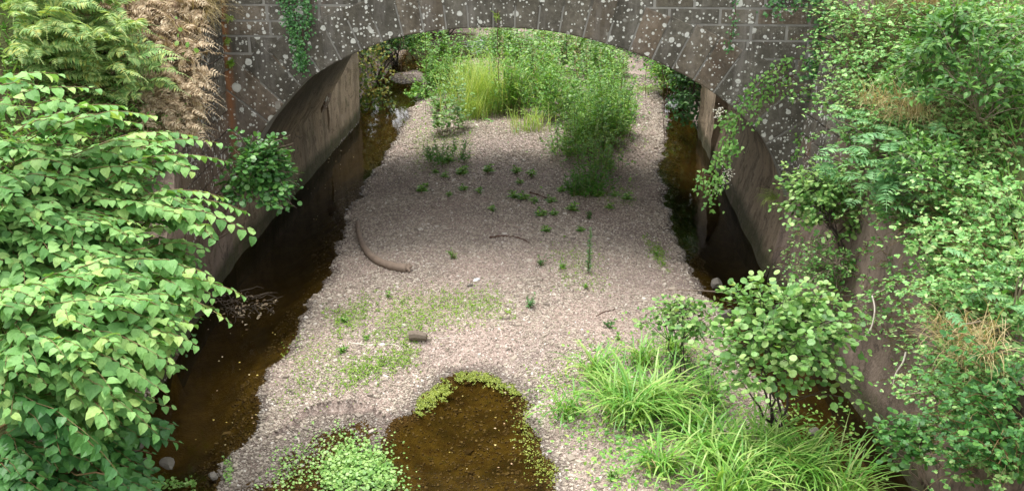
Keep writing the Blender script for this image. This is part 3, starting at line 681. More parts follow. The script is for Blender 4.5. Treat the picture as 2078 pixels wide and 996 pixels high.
def rock(name, label, px, py, s, mat='rock', z=0.):
    bm = bmesh.new(); bmesh.ops.create_icosphere(bm, subdivisions=2, radius=1); rs = np.random.default_rng(int(px))
    cuts = [(unit(rs.normal(0, 1, 3)), rs.uniform(.5, .8)) for _ in range(9)]
    for v in bm.verts:
        p = np.array(v.co)
        for nn_, d_ in cuts:
            k = p@nn_
            if k > d_: p = p-nn_*(k-d_)
        p += rs.normal(0, .02, 3); v.co = Vector(p*np.array(s))
    me = bpy.data.meshes.new(name); bm.to_mesh(me); bm.free(); me.materials.append(MT[mat]); o = bpy.data.objects.new(name, me); C.objects.link(o)
    g_ = gp(px, py); o.location = (g_[0], g_[1], max(g_[2], z)+s[2]*.35); o.rotation_euler[2] = rs.uniform(0, 6); return tag(o, label, 'rock')
rock('rock', 'angular grey rock at right water edge beside the long stick', 1455, 580, (.13, .09, .08))
rock('rock', 'pale upright rock, left of a pair in the right channel', 1473, 645, (.09, .08, .11))
rock('rock', 'brown rock, right of a pair in the right channel', 1497, 646, (.11, .08, .10))
rock('rock', 'large mossy rock in shallow water at lower left', 265, 914, (.15, .10, .10))
rock('rock', 'half sunk dark rock in the lower left stream', 340, 944, (.12, .08, .04))
rock('rock', 'small wet grey stone low in the lower left water', 300, 936, (.06, .04, .04))
rock('rock', 'small grey stone in the water near the gravel tip', 433, 970, (.05, .05, .05))
rock('rock', 'small mossy brown stone on the gravel below the log', 953, 581, (.05, .04, .035))
rock('rock', 'white stone beside the brown mossy stone on gravel', 967, 570, (.06, .035, .03), 'offwhite')
rock('rock', 'pale pinkish stone half hidden under the alder shrub', 1655, 882, (.08, .07, .06))
# floating bits
for (x, y, lb) in [(426, 797, 'single white floating leaf mid left channel'), (475, 918, None)]:
    pass
bits = [(x, y) for x, y in zip(R.uniform(300, 560, 46), R.uniform(560, 960, 46))]+[(x, y) for x, y in zip(R.uniform(620, 720, 50), R.uniform(300, 500, 50))]+[(x, y) for x, y in zip(R.uniform(860, 1060, 20), R.uniform(790, 990, 20))]
P = np.array([atz(x, y, .006) for x, y in bits]); P = P[terrain(P[:, 0], P[:, 1]) < -.01]; n_ = len(P); an = R.uniform(0, 6.28, n_)
m = M(); put_leaves(m, 'quad', P, np.stack([np.cos(an), np.sin(an), 0*an], 1), np.tile([0, 0, 1.], (n_, 1))+R.normal(0, .15, (n_, 3)), R.uniform(.012, .034, n_)*1.0, .8)
tag(m.build('floating_leaves', MT['leaf_litter']), 'scattered small fallen leaves floating on the dark water', 'leaves', kind='stuff')
# debris heap in the left channel
dh = thing('debris_heap', 'tangle of dead twigs and roots caught at left wall in the stream', 'debris', atz(515, 615, 0))
m = M()
for _ in range(55):
    a = atz(R.normal(500, 32), R.normal(622, 12), R.uniform(.0, .1)); d_ = R.normal(0, .12, 3)*[1.3, 1, .45]; a[2] = max(a[2], .01); b = a+d_; b[2] = max(b[2], .0)
    m.tube(path(a, b, .03, 5, .02), [.006, .006, .005, .004, .002], 4)
m.build('twigs', MT['rootb'], dh)
m = M(); P = np.array([atz(R.normal(510, 30), R.normal(622, 14), .05) for _ in range(60)]); put_leaves(m, 'lance', P, R.normal(0, 1, (60, 3))*[1, 1, .3], R.normal(0, .4, (60, 3))+[0, 0, 1], R.uniform(.03, .07, 60), .6); m.build('dead_leaves', MT['deadfern'], dh)

# ------------------------------------------------------------------ knotweed on the left bank
def knot_sprays(fo, st, tips, dirs, L, leaf, per=13, mix_dark=None):
    for p, d in zip(tips, dirs):
        ln = L*R.uniform(.7, 1.2); d = unit(d); a = p-d*ln; a[2] -= .12*ln
        pth = path(a, p, .11*ln, 9, .006); n = per; st.tube(pth, np.linspace(.005, .002, 9), 4)
        t = np.linspace(.12, .99, n); idx = t*8; i0 = np.minimum(idx.astype(int), 7); fr = (idx-i0)[:, None]
        Q = pth[i0]*(1-fr)+pth[i0+1]*fr; T_ = unit(pth[i0+1]-pth[i0]); S = unit(np.cross(T_, [0, 0, 1.])); Nn = np.cross(S, T_)
        roll = R.normal(0, .25); S = unit(S+Nn*roll); Nn = np.cross(S, T_)
        sg = np.where(np.arange(n) % 2, 1., -1.)[:, None]
        D = T_*.55+S*sg*.85-Nn*R.uniform(.15, .6, (n, 1))+R.normal(0, .10, (n, 3))
        Ls = leaf*(.5+.62*np.sin(math.pi*np.clip(.2+t*.72, 0, 1)))*R.uniform(.7, 1.15, n)*R.uniform(.78, 1.08)
        put_leaves(fo, 'knot', Q+D*.012, D, Nn+R.normal(0, .18, (n, 3)), Ls, .98)
def knotweed(label, base, c, r, nsp, leaf=.116, L=.62, mat='knot', bias=(1, -.35, .0), arms=()):
    root = thing('knotweed_shrub', label, 'shrub', base); c = np.array(c, float); r = np.array(r, float)
    d = unit(R.normal(0, 1, (nsp*3, 3))+np.array([.35, -.35, .15])); d = d[(d[:, 0] > -.5) & (d[:, 1] < .75)][:nsp]
    rad = R.uniform(.62, 1.0, len(d))**.6*(1+.14*np.sin(d[:, 0]*6)*np.cos(d[:, 2]*5+d[:, 1]*4)); tips = c+d*rad[:, None]*r
    dirs = unit(d*[1, 1, .35]+np.array(bias)*.8+R.normal(0, .25, d.shape)*[1, 1, .4]+[0, 0, -.12])
    fo, st = M(), M(); knot_sprays(fo, st, tips, dirs, L, leaf)
    if arms:
        ap = np.array([a for a, b in arms], float); ad = np.array([b for a, b in arms], float)
        knot_sprays(fo, st, ap, ad, 1.0, leaf, per=20)
        for a_, d_ in zip(ap, unit(ad)):
            for k in range(3):
                sd = np.array([-d_[1], d_[0], 0])*R.choice([-1, 1])*R.uniform(.3, .8); knot_sprays(fo, st, [a_-d_*R.uniform(.15, .6)+sd*.3+[0, 0, R.uniform(-.12, .02)]], [d_+sd], .4, leaf*.92, per=10)
    for i in range(14):
        q = c+r*np.array([R.uniform(-.5, .7), R.uniform(-.6, .4), R.uniform(-.3, .6)]); b = np.array(base)+R.normal(0, .22, 3)*[1, 1, 0]
        st.tube(path(b, q, .1, 9, .03), np.linspace(.014, .006, 9), 6)
    st.build('stem', MT['redstem'], root, smooth=True); fo.build('foliage', MT[mat], root)

def at(px, py, dist):
    d = ray(px, py); return np.array([0, 0, CAMH])+d/np.linalg.norm(d)*dist
def arms(L_): return [(at(x, y, d), np.array(v, float)) for x, y, d, v in L_]
knotweed('large bright green knotweed with long sprays reaching towards the arch', (-5.0, 8.9, T((-5.0, 8.9))), (-4.25, 8.0, 1.80), (1.1, 1.2, .75), 230,
  arms=arms([(515, 478, 9.0, (1, .0, -.35)), (470, 330, 9.6, (1, .3, -.1)), (445, 290, 9.8, (1, .4, .0)), (500, 430, 9.2, (1, .1, -.2)), (495, 600, 8.6, (1, -.1, -.25)), (470, 655, 8.4, (1, -.2, -.3)), (455, 400, 9.3, (1, .2, -.1)), (430, 560, 8.6, (1, 0, -.2))]))
knotweed('middle knotweed overhanging the stream below the longest sprays', (-4.6, 7.2, T((-4.6, 7.2))), (-3.75, 6.7, 1.55), (.85, .9, .65), 170,
  arms=arms([(350, 740, 7.8, (1, -.1, -.4)), (320, 880, 7.6, (1, -.2, -.6)), (340, 800, 7.7, (1, -.1, -.5)), (400, 700, 8.0, (1, .0, -.3))]))
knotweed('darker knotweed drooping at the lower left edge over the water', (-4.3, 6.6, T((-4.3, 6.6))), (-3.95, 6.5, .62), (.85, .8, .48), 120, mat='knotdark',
  arms=arms([(245, 965, 7.7, (.8, -.3, -.6)), (200, 900, 7.6, (1, -.3, -.4))]))
knotweed('pale knotweed spreading at the left edge below green ferns', (-5.6, 8.2, T((-5.6, 8.2))), (-4.9, 8.1, 2.30), (1.15, 1.2, .62), 260,
  arms=arms([(310, 235, 9.2, (1, .3, .0)), (395, 275, 9.9, (1, .3, .0)), (375, 320, 9.7, (1, .2, -.1)), (330, 290, 9.5, (1, .3, .0)), (280, 250, 9.4, (1, .3, .0)), (250, 215, 9.5, (1, .4, .1)), (330, 350, 9.2, (1, .1, 0)), (200, 180, 9.2, (1, .4, .1)), (120, 150, 9.0, (.8, .5, .1))]))

# ------------------------------------------------------------------ surface lookup for plants on the banks
def hit(px, py, t0=3.5, t1=45.):
    d = unit(ray(px, py)); t = np.arange(t0, t1, .06); P = np.array([0, 0, CAMH])+d*t[:, None]
    x_, y_, z_ = P.T; k = z_ < tz(x_, y_)
    k |= (x_ > fr_(y_)+.13*np.maximum(z_, 0)-.01) & (z_ < wall_top_r(y_)) & (y_ < 12.4)
    k |= (x_ < fl(y_)+.045*z_) & (z_ < wall_top_l(y_)) & (y_ < 12.4) & (y_ > 9)
    i = np.argmax(k) if k.any() else len(t)-1
    return P[i]
def pnorm(p, e=.15):
    return unit(np.array([-(T((p[0]+e, p[1]))-T((p[0]-e, p[1])))/(2*e), -(T((p[0], p[1]+e))-T((p[0], p[1]-e)))/(2*e), 1.]))
def inpoly(n, poly, soft=0):
    poly = np.array(poly, float); lo, hi = poly.min(0), poly.max(0); out = []
    sz = min(hi-lo)*.22*soft
    while len(out) < n:
        q = R.uniform(lo-sz, hi+sz, (n*3, 2)); d = inpoly_dist(q[:, 0], q[:, 1], poly)
        if soft: d = d+sz*(wob(q[:, 0]*.11, q[:, 1]*.17)*.9+wob(q[:, 0]*.33+3, q[:, 1]*.41)*.6)+R.normal(0, sz*.35, len(d))-sz*.2
        out += list(q[d > 0])
    return np.array(out[:n])

# ---- bramble cover: trifoliate leaves on arching canes over the bank
def bramble(name, label, poly, ncane, lift, L=.045, mat='bramble', cat='bramble', kind=None, off=(-.3, -.2, .3), reach=.5, group=None, t0=3.5, dens=9):
    Q = inpoly(ncane, poly); st, fo = M(), M(); P0 = hit(*np.mean(Q, 0), t0=t0)
    root = None if kind == 'stuff' else thing(name, label, cat, P0, group)
    for q in Q:
        p = hit(q[0], q[1], t0=t0); nn = np.array([-.45, -.35, .8]); h = R.uniform(*lift)
        a = R.uniform(0, 6.28); d = np.array([math.cos(a), math.sin(a)*.8, 0])+[-.35, -.2, 0]; ln = reach*R.uniform(.5, 1.2)
        a0 = p+nn*h*.3; b = p+nn*h+d*ln*.7+[0, 0, -.1*ln]
        pth = path(a0, b, .35*ln*.5, 8, .015); st.tube(pth, np.linspace(.004, .002, 8), 3)
        n = max(3, int(dens*ln/.5)); t = np.linspace(.1, 1, n); idx = t*7; i0 = np.minimum(idx.astype(int), 6); fr = (idx-i0)[:, None]
        B = pth[i0]*(1-fr)+pth[i0+1]*fr+R.normal(0, .015, (n, 3)); dd = unit(R.normal(0, 1, (n, 3))*[1, 1, .35]+[-.15, -.25, 0]); nrm = np.array([-.2, -.25, 1])+R.normal(0, .3, (n, 3))
        sd = unit(np.cross(dd, nrm)); pet = B+dd*.03; sz = L*R.uniform(.6, 1.25, n)*(1.1-.45*t)
        for k in (0, 1, -1): put_leaves(fo, 'round' if k == 0 else 'ovate', pet, dd*(1 if k == 0 else .25)+sd*k, nrm+R.normal(0, .15, (n, 3)), sz*(1.15 if k == 0 else .95), .82)
    if root is None:
        cm = st.mesh(name+'_cane', MT['stem']); o = fo.build(name, MT[mat])
        o2 = bpy.data.objects.new('cane', cm); C.objects.link(o2); o2.parent = o; return tag(o, label, cat, group, kind)
    st.build('cane', MT['redstem'], root); fo.build('foliage', MT[mat], root); return root
def grass_cover(name, label, poly, n, Lr, mat, cat, kind='stuff', wd=.003, flat=1.2, arch=.9, lean=None, surf=hit, root=False, group=None, per=9, spread=.04):
    fo = M(); Q = inpoly(n, poly)
    for q in Q: blades(fo, surf(q[0], q[1]), per, Lr, wd, spread, arch, lean, flat, 4)
    if root:
        rt = thing(name, label, cat, surf(*np.mean(Q, 0)), group); fo.build('blades', MT[mat], rt); return rt
    return tag(fo.build(name, MT[mat]), label, cat, group, kind)
# right bank
bramble('bramble_cover', 'dense pale bramble and ground cover over the whole right bank', [(1690, 0), (1790, 20), (2078, 60), (2078, 996), (1985, 996), (1935, 800), (1885, 560), (1760, 420), (1700, 250)], 1150, (.05, .45), .042, kind='stuff', cat='brambles')
bramble('bramble_bush', 'lush bramble bush with a white flower at the right edge, mid height', [(1930, 470), (2078, 430), (2078, 720), (1950, 700)], 150, (.45, .9), .055)
bramble('bramble_bush', 'bluish green bramble in the bottom right corner', [(1950, 900), (2010, 810), (2078, 760), (2078, 996), (1930, 996)], 110, (.5, .9), .05, 'herbdark')
bramble('bramble_bush', 'yellowish bramble with thin leaves tumbling over top of the retaining wall', [(1895, 580), (1970, 600), (1980, 860), (1930, 880)], 90, (.2, .5), .035)
bramble('bramble_bush', 'pale bramble climbing beside the right wing wall under the ivy', [(1690, 60), (1860, 60), (1870, 330), (1760, 330)], 170, (.3, .7), .045)
grass_cover('dry_grass', 'straw coloured dead grass along the top of the right bank', [(1820, 0), (1990, 0), (1960, 70), (1860, 60)], 130, (.3, .6), 'drygrass', 'grass')
def gshift(px, py): p = hit(px, py); return p+np.array([-.35, -.3, .35])
grass_cover('dry_grass_clump', 'dry straw grass clump hanging above the bottom right bramble', [(1930, 700), (2060, 710), (2078, 790), (1980, 800)], 34, (.18, .38), 'drygrass', 'grass', surf=gshift, root=True, lean=(-.5, -.3, 0))
grass_cover('dry_grass_clump', 'pale dead grass patch among brambles right of the pinnate sapling', [(1780, 250), (1900, 260), (1960, 310), (1830, 300)], 40, (.2, .45), 'drygrass', 'grass', surf=gshift, root=True, lean=(-.4, -.3, 0))
bramble('wall_creeper', 'thin creepers and twigs straggling over the concrete under the slender sapling', [(1600, 470), (1760, 440), (1870, 600), (1840, 700), (1690, 660), (1600, 560)], 110, (.03, .2), .034, reach=.35)
bramble('wall_creeper', 'sparse leaves creeping on the concrete wall near the bleached twig', [(1760, 640), (1860, 620), (1900, 800), (1850, 860)], 22, (.03, .15), .03, reach=.3)
# larger shrubs on the right bank
def bank_shrub(name, label, px, py, rad, up=.5, **k):
    p = hit(px, py+30); c = p+np.array([-.35, -.3, up]); rt = thing(name, label, 'shrub', p); shrub(rt, k.pop('mats'), c, rad, **k); return rt
bank_shrub('elder_shrub', 'big dark green leafy shrub with pointed leaves at the upper right', 2000, 240, (.75, .8, .7), .6, mats=(MT['elder'], MT['twig']), nt_=170, lpt=16, L=.10, kind='lance', W=.5)
bank_shrub('elder_shrub', 'smaller shiny green shrub directly right of dead grass patch', 1920, 400, (.45, .5, .4), .45, mats=(MT['elder'], MT['twig']), nt_=80, lpt=14, L=.085, kind='lance', W=.5)
bank_shrub('leafy_shrub', 'yellow green leafy shrub with pale flower heads in upper right corner', 2020, 110, (.55, .6, .35), .5, mats=(MT['bramble'], MT['twig']), nt_=90, lpt=14, L=.07, kind='lance', W=.5)
# pinnate rowan sapling
def pinnate_plant(label, px, py, n, L, w, up=.5, lm='rowan', name='rowan_sapling'):
    p = hit(px, py+30); c = p+np.array([-.35, -.35, up]); rt = thing(name, label, 'sapling', p); fo, st = M(), M()
    for i in range(6): st.tube(path(p, c+R.normal(0, .15, 3), .05, 6, .01), np.linspace(.012, .005, 6), 5)
    for i in range(n):
        d = unit(R.normal(0, 1, 3)*[1, 1, .4]+[-.3, -.5, .25]); a = c+R.normal(0, .16, 3)*[1.5, 1.2, 1]; frond(fo, path(a, a+d*L*R.uniform(.7, 1.1)+[0, 0, -.08], .12*L, 7), 8, w, 'lance', lw=.42)
    st.build('stem', MT['twig'], rt); fo.build('foliage', MT[lm], rt); return rt
pinnate_plant('bluish green pinnate sapling standing out of the right bank', 1850, 400, 70, .34, .085)
pinnate_plant('small pinnate sapling higher on the right bank among brambles', 1810, 290, 26, .25, .06, .4)
pinnate_plant('pinnate seedling at far right just above the dry straw clump', 2040, 660, 14, .24, .06, .6)
# slender sapling with dark stem against the retaining wall
b = hit(1760, 640); b = np.array([fr_(10.6)+.30, 10.4, .9]); sa = thing('alder_sapling', 'slender sapling with thin black stem in front of the retaining wall', 'sapling', b)
c_ = at(1680, 430, 11.2)
shrub(sa, (MT['alder'], MT['bark']), c_, (.66, .5, .66), 190, 14, .062, stem_r=.012, limbs=4, shell=.3, W=.8)
bs = thing('leafy_shrub', 'thin straggly sapling with sparse pale leaves low against the concrete', 'sapling', (3.0, 10.9, .6))
shrub(bs, (MT['bramble'], MT['twig']), at(1660, 570, 11.0), (.55, .4, .5), 110, 9, .045, stem_r=.007, limbs=4, shell=.2, kind='ovate')
b = atz(1880, 985, .2); sdl = thing('alder_seedling', 'round leaved young shrub at the wall foot in the lower right', 'shrub', b)
shrub(sdl, (MT['alderdark'], MT['twig']), at(1835, 915, 8.6), (.26, .25, .34), 34, 12, .062, shell=.3)
# arching canes
def cane(label, pts, mat='bramble', bare=False, L=.035):
    W_ = catmull(np.array([at(*p) for p in pts]), 6); rt = thing('bramble_cane' if not bare else 'bare_twig', label, 'cane' if not bare else 'twig', W_[-1]); st, fo = M(), M()
    st.tube(W_, np.linspace(.004, .009, len(W_)), 5); st.build('stem', MT['bleach'] if bare else MT['twig'], rt)
    if not bare:
        n = len(W_)*2; i = np.linspace(0, len(W_)-1, n).astype(int); P = W_[i]+R.normal(0, .02, (n, 3))
        for k in range(3): put_leaves(fo, 'ovate', P, R.normal(0, 1, (n, 3))*[1, .7, .4], R.normal(0, .3, (n, 3))+[0, -.3, 1], L*R.uniform(.7, 1.2, n), .8)
        fo.build('leaves', MT[mat], rt)
cane('long arching bramble cane with small pale leaves crossing the brown concrete', [(1750, 604, 9.6), (1790, 590, 9.5), (1830, 567, 9.3), (1880, 540, 9.2), (1930, 520, 9.2)])
cane('straight pale cane pointing left above the round leaved seedling', [(1818, 802, 8.4), (1880, 795, 8.3), (1950, 788, 8.3), (2020, 790, 8.3)])
cane('bleached bare twig hanging on the brown concrete wall', [(1812, 780, 8.9), (1818, 757, 8.9), (1832, 735, 8.9), (1838, 715, 9.0)], bare=True)
cane('thin grey cane curving down the middle of the concrete wall', [(1740, 695, 9.6), (1765, 670, 9.6), (1775, 630, 9.7), (1770, 600, 9.8)], bare=True)

# ------------------------------------------------------------------ foreground right: alder shrub, small alder, sedges
b = atz(1585, 885, .1); al = thing('alder_shrub', 'large round leaved alder shrub growing at the lower right water edge', 'shrub', b)
shrub(al, (MT['alder'], MT['bark']), at(1600, 730, 9.1), (.85, .72, .84), 190, 12, .074, stem_r=.014, limbs=6, shell=.35, W=.95, spread=.06)
b = atz(1375, 770, .2); a2 = thing('alder_sapling', 'small pale round leaved alder just left of the large alder shrub', 'sapling', b)
shrub(a2, (MT['alder'], MT['bark']), at(1385, 655, 10.1), (.42, .35, .27), 70, 10, .055, stem_r=.008, limbs=4, shell=.3, W=.95)
b = hit(470, 500); b = np.array([-4.62, 11.7, .5]); a3 = thing('alder_shrub', 'dark green round leaved alder hugging the left springing of the arch', 'shrub', b)
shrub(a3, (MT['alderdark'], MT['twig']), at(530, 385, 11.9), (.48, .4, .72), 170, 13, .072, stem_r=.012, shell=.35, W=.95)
b = np.array([-4.2, 9.3, .1]); a4 = thing('leafy_shrub', 'small glossy leaved bush under the knotweed at the left water edge', 'shrub', b)
shrub(a4, (MT['alderdark'], MT['twig']), at(330, 690, 9.5), (.35, .5, .4), 60, 12, .04, shell=.35)
sed = [(1150, 850, 26, 'narrow sedge tuft leaning over pebbles, leftmost of the sedges'), (1205, 790, 55, None), (1270, 880, 95, 'tall bright sedge clump with long blades arching towards the pool'),
       (1330, 860, 80, None), (1370, 735, 40, 'small separate sedge tuft under the small pale alder'), (1250, 830, 60, None), (1400, 900, 50, None), (1450, 960, 70, None), (1530, 975, 80, None), (1620, 990, 80, None),
       (1700, 1010, 90, 'sedge clump with very long blades arching over the right channel'), (1560, 930, 50, None), (1340, 985, 60, None), (1480, 1030, 90, None), (1650, 940, 45, None), (1300, 760, 40, None), (1430, 830, 30, None)]
for i, (x, y, n, lb) in enumerate(sed):
    p = atz(x, y, .08); p[2] = max(T(p), .0); big = n > 60
    rt = thing('sedge_clump', lb or 'green sedge clump in the dense band of sedges at the lower right', 'sedge', p, 'sedge clumps on the lower right gravel edge')
    fo = M(); blades(fo, p, int(n*1.5), (.45, .82) if big else (.28, .52), .0090, .10 if big else .06, 1.0, (.1, -.25, 0), .55, 8)
    fo.build('blades', MT['sedge'], rt)
    fo = M(); blades(fo, p, max(6, n//4), (.2, .45), .005, .1, 1.1, None, .9, 5); fo.build('dry_blades', MT['drygrass'], rt)
# low green herbs between the sedges
def herb_carpet(name, label, poly, n, L, mat, h=.06, kind='stuff', cat='ground cover', surf=gp, leaf='ovate', per=1, W=.7, group=None):
    Q = inpoly(n, poly, 1); P = np.array([surf(*q) for q in Q]) if per == 1 else np.repeat(np.array([surf(*q) for q in Q]), per, 0)+R.normal(0, .03, (n*per, 3))*[1, 1, 0]
    k = len(P); P = P.copy(); P[:, 2] += R.random(k)*h
    fo = M(); put_leaves(fo, leaf, P, R.normal(0, 1, (k, 3))*[1, 1, .4]+[0, 0, .2], R.normal(0, .35, (k, 3))+[0, -.2, 1], L*R.uniform(.6, 1.3, k), W)
    return tag(fo.build(name, MT[mat]), label, cat, group, kind)
herb_carpet('low_herbs', 'low green herbs covering damp ground between the sedges and alders', [(1180, 760), (1300, 700), (1440, 720), (1500, 790), (1720, 900), (1740, 996), (1230, 996), (1215, 920), (1130, 850)], 4200, .045, 'herb', .16)
herb_carpet('short_grass', 'short bright grass in the wet hollow under the small alder', [(1350, 720), (1450, 740), (1460, 880), (1380, 880)], 1800, .05, 'herbdark', .08, leaf='lance', W=.18)
# cress patch, algae
herb_carpet('cress_patch', 'bright pale green cress patch in the wet gravel at bottom left of the pool', [(690, 918), (745, 915), (780, 945), (800, 996), (655, 996), (660, 955)], 2000, .030, 'cress', .09, leaf='round', W=1)
herb_carpet('cress_fringe', 'sparser cress leaves around the edge of the cress patch', [(560, 930), (640, 890), (700, 870), (790, 900), (830, 996), (540, 996)], 1300, .022, 'cress', .05, leaf='round', W=1)
herb_carpet('cress_fringe', 'tiny sprig of pale leaves at the stream edge left of the cress patch', [(452, 930), (470, 930), (470, 985), (455, 985)], 90, .02, 'cress', .05, leaf='round', W=1)
herb_carpet('cress_fringe', 'pale leaf sprigs at bottom edge in the left stream', [(270, 985), (400, 980), (400, 996), (270, 996)], 200, .025, 'cress', .06, leaf='round', W=1)
flat = lambda x, y: atz(x, y, .004)
herb_carpet('pond_algae', 'yellow green algae mat round the head of the brown pool', [(845, 810), (900, 775), (915, 790), (850, 835)], 2600, .013, 'algae', .004, surf=flat, leaf='round', W=1)
herb_carpet('pond_algae', 'algae strip along the top edge of the brown pool', [(925, 755), (985, 755), (1040, 775), (1060, 800), (1040, 798), (980, 772), (930, 768)], 3000, .013, 'algae', .004, surf=flat, leaf='round', W=1)
herb_carpet('pond_algae', 'broken algae along the right margin of the brown pool', [(1060, 800), (1085, 850), (1090, 920), (1170, 970), (1170, 996), (1080, 960), (1050, 870)], 1100, .012, 'algae', .004, surf=flat, leaf='round', W=1)
herb_carpet('low_moss', 'thin yellow green growth on the pebbles left of the sedges', [(1080, 760), (1200, 700), (1180, 860), (1100, 860)], 700, .018, 'moss', .02, leaf='round', W=1)
for poly, n, lb in [([(800, 600), (1000, 590), (1040, 640), (900, 660), (820, 700), (740, 690)], 2200, 'thin yellow green weeds spreading across the middle of the gravel bar'),
                ([(660, 640), (760, 600), (740, 660), (690, 680)], 700, 'weedy green patch near the left water edge below the log'),
                ([(690, 740), (850, 700), (840, 740), (700, 790)], 1100, 'green weed patch below the stump piece and sticks'),
                ([(590, 700), (700, 680), (690, 800), (570, 830)], 500, 'sparse weeds on the lower left part of the gravel'),
                ([(830, 260), (960, 265), (950, 330), (850, 345)], 1500, 'low dark green growth at the foot of the young alder under the arch'),
                ([(1310, 480), (1350, 510), (1355, 555), (1320, 520)], 350, 'weed strip along the right channel edge'),
                ([(1290, 175), (1340, 172), (1345, 188), (1290, 190)], 900, 'bright grass patch on gravel beyond the right side of the arch'),
                ([(1110, 500), (1220, 500), (1230, 590), (1140, 580)], 420, 'scattered weeds round the tall green spike'),
                ([(1230, 370), (1290, 380), (1280, 420), (1210, 410)], 300, 'low weeds right of the dark bush under the arch')]:
    herb_carpet('gravel_weeds', lb, poly, int(n*1.7), .030, 'moss', .035, leaf='lance', W=.35)

# ------------------------------------------------------------------ seedlings on the gravel
def seedling_root(label, px, py, h, n, mat, group=None, Lf=.035, name='weed_seedling', kind='lance', W=.45, wid=.35):
    p = gp(px, py); rt = thing(name, label, 'weed', p, group); fo, st = M(), M()
    for i in range(max(2, int(n/14))):
        d = np.array([R.normal(0, wid)*h, R.normal(0, wid)*h, h*R.uniform(.6, 1)]); pth = path(p, p+d, 0, 5, .004); st.tube(pth, [.004, .003, .003, .002, .001], 3)
        k = 14; t = R.uniform(.1, 1, k); idx = t*4; i0 = np.minimum(idx.astype(int), 3); fr = (idx-i0)[:, None]; Q = pth[i0]*(1-fr)+pth[i0+1]*fr
        put_leaves(fo, kind, Q, R.normal(0, 1, (k, 3))*[1, 1, .3]+[0, 0, .35], R.normal(0, .3, (k, 3))+[0, 0, 1], Lf*R.uniform(.6, 1.2, k)*(1.15-.5*t), W)
    st.build('stem', MT['stem'], rt); fo.build('leaves', MT[mat], rt); return rt
seeds = [(865,380),(885,352),(910,330),(935,357),(942,388),(910,398),(970,392),(996,428),(940,350),(1050,352),(1056,374),(1076,358),(1045,402),(1065,407),(1082,412),(1120,412),(1126,438),(1140,392),(1215,402),(1250,400),(1270,408),(855,392),(900,362),(990,352),(1100,440),(1170,400),(1158,430),(1235,425),(1110,470),(1180,470)]
proto = seedling_root('small green seedling on the shaded gravel under the arch', *seeds[0], .08, 42, 'herb', 'seedlings on shaded gravel under the arch', .045)
for x, y in seeds[1:]:
    c = copy_tree(proto); c.location = gp(x, y); c.rotation_euler[2] = R.uniform(0, 6.28); k = R.uniform(1.5, 2.8); c.scale = (k, k, k*.7)
for x, y, h, n, lb, mt in [(922, 525, .16, 90, 'leafy green weed standing alone in the centre of gravel', 'herb'), (1098, 540, .18, 80, 'dark green weed at left of the tall spike', 'herbdark'),
    (1140, 545, .10, 90, 'sprawling green weed between the dark weed and tall spike', 'herb'), (1075, 625, .17, 110, 'bushy bluish weed alone on the lower gravel', 'rowan'),
    (1236, 665, .12, 60, 'low weed beside the small curved twig at the right', 'herbdark'), (1195, 445, .15, 120, 'dark weed clump just behind the tall spike', 'herbdark'),
    (788, 605, .10, 50, 'small round weed below the end of the log', 'herb'), (700, 655, .09, 90, 'low bright weed near left water edge', 'herb'), (692, 715, .09, 70, 'bright weed left of the long pale stick', 'herb'),
    (745, 690, .08, 50, 'small broad leaved weed above the long pale stick', 'herb'), (1190, 585, .07, 60, 'small bright weed at foot of the tall spike', 'herb'),
    (1332, 520, .08, 60, 'bright weed at edge of the right channel', 'herb'), (1240, 975, .15, 110, 'bushy pale weed at bottom edge right of the pool', 'cress'), (1255, 690, .08, 40, 'tiny weed right of the low weed and twig', 'herb')]:
    seedling_root(lb, x, y, h, n, mt, None, .045)
p = gp(1193, 555); sp = thing('tall_weed', 'single tall narrow green weed spike on the open gravel', 'weed', p); st, fo = M(), M()
pth = path(p, p+[.02, .0, .62], 0, 8, .004); st.tube(pth, np.linspace(.005, .002, 8), 4); k = 170; t = R.uniform(.02, 1, k)
put_leaves(fo, 'lance', p+t[:, None]*[.02, 0, .62], R.normal(0, 1, (k, 3))*[1, 1, .2]+[0, 0, .5], R.normal(0, .3, (k, 3))+[0, 0, 1], .06*(1.1-.6*t), .3)
st.build('stem', MT['stem'], sp); fo.build('leaves', MT['rowan'], sp)

# ------------------------------------------------------------------ thicket on the bar beyond the arch
def clump(name, label, px, py, top, wpx, nt_, lpt, L, mat, kind='lance', W=.4, cat='plant', group=None, dy=.5, shell=.2):
    """plant rooted at pixel (px,py), reaching up to pixel row top, wpx wide"""
    p = gp(px, py); dist = np.linalg.norm(p-[0, 0, CAMH]); pxm = FPX/dist; h = (py-top)/pxm/.93; rw = wpx/pxm/2
    rt = thing(name, label, cat, p, group); herb_clump(rt, p, h, rw*.8, int(nt_*.36), 26, L*1.55, mat, 'ovate' if kind == 'lance' else kind, max(W, .55)); return rt
clump('young_alder', 'young alder sapling with shiny leaves at left front of the thicket beyond the arch', 917, 268, 165, 85, 60, 12, .055, 'alder', 'round', .9, 'sapling')
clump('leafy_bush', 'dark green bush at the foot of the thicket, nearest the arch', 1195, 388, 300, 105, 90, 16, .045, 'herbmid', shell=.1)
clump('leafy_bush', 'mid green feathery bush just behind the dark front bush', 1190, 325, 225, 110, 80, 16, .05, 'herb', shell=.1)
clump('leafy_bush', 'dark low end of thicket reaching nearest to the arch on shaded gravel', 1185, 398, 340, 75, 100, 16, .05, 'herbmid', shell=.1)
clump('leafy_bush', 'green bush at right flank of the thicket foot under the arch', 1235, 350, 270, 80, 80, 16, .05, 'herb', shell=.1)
clump('leafy_bush', 'green bush at left flank of the thicket foot under the arch', 1145, 320, 240, 80, 80, 16, .05, 'herb', shell=.1)
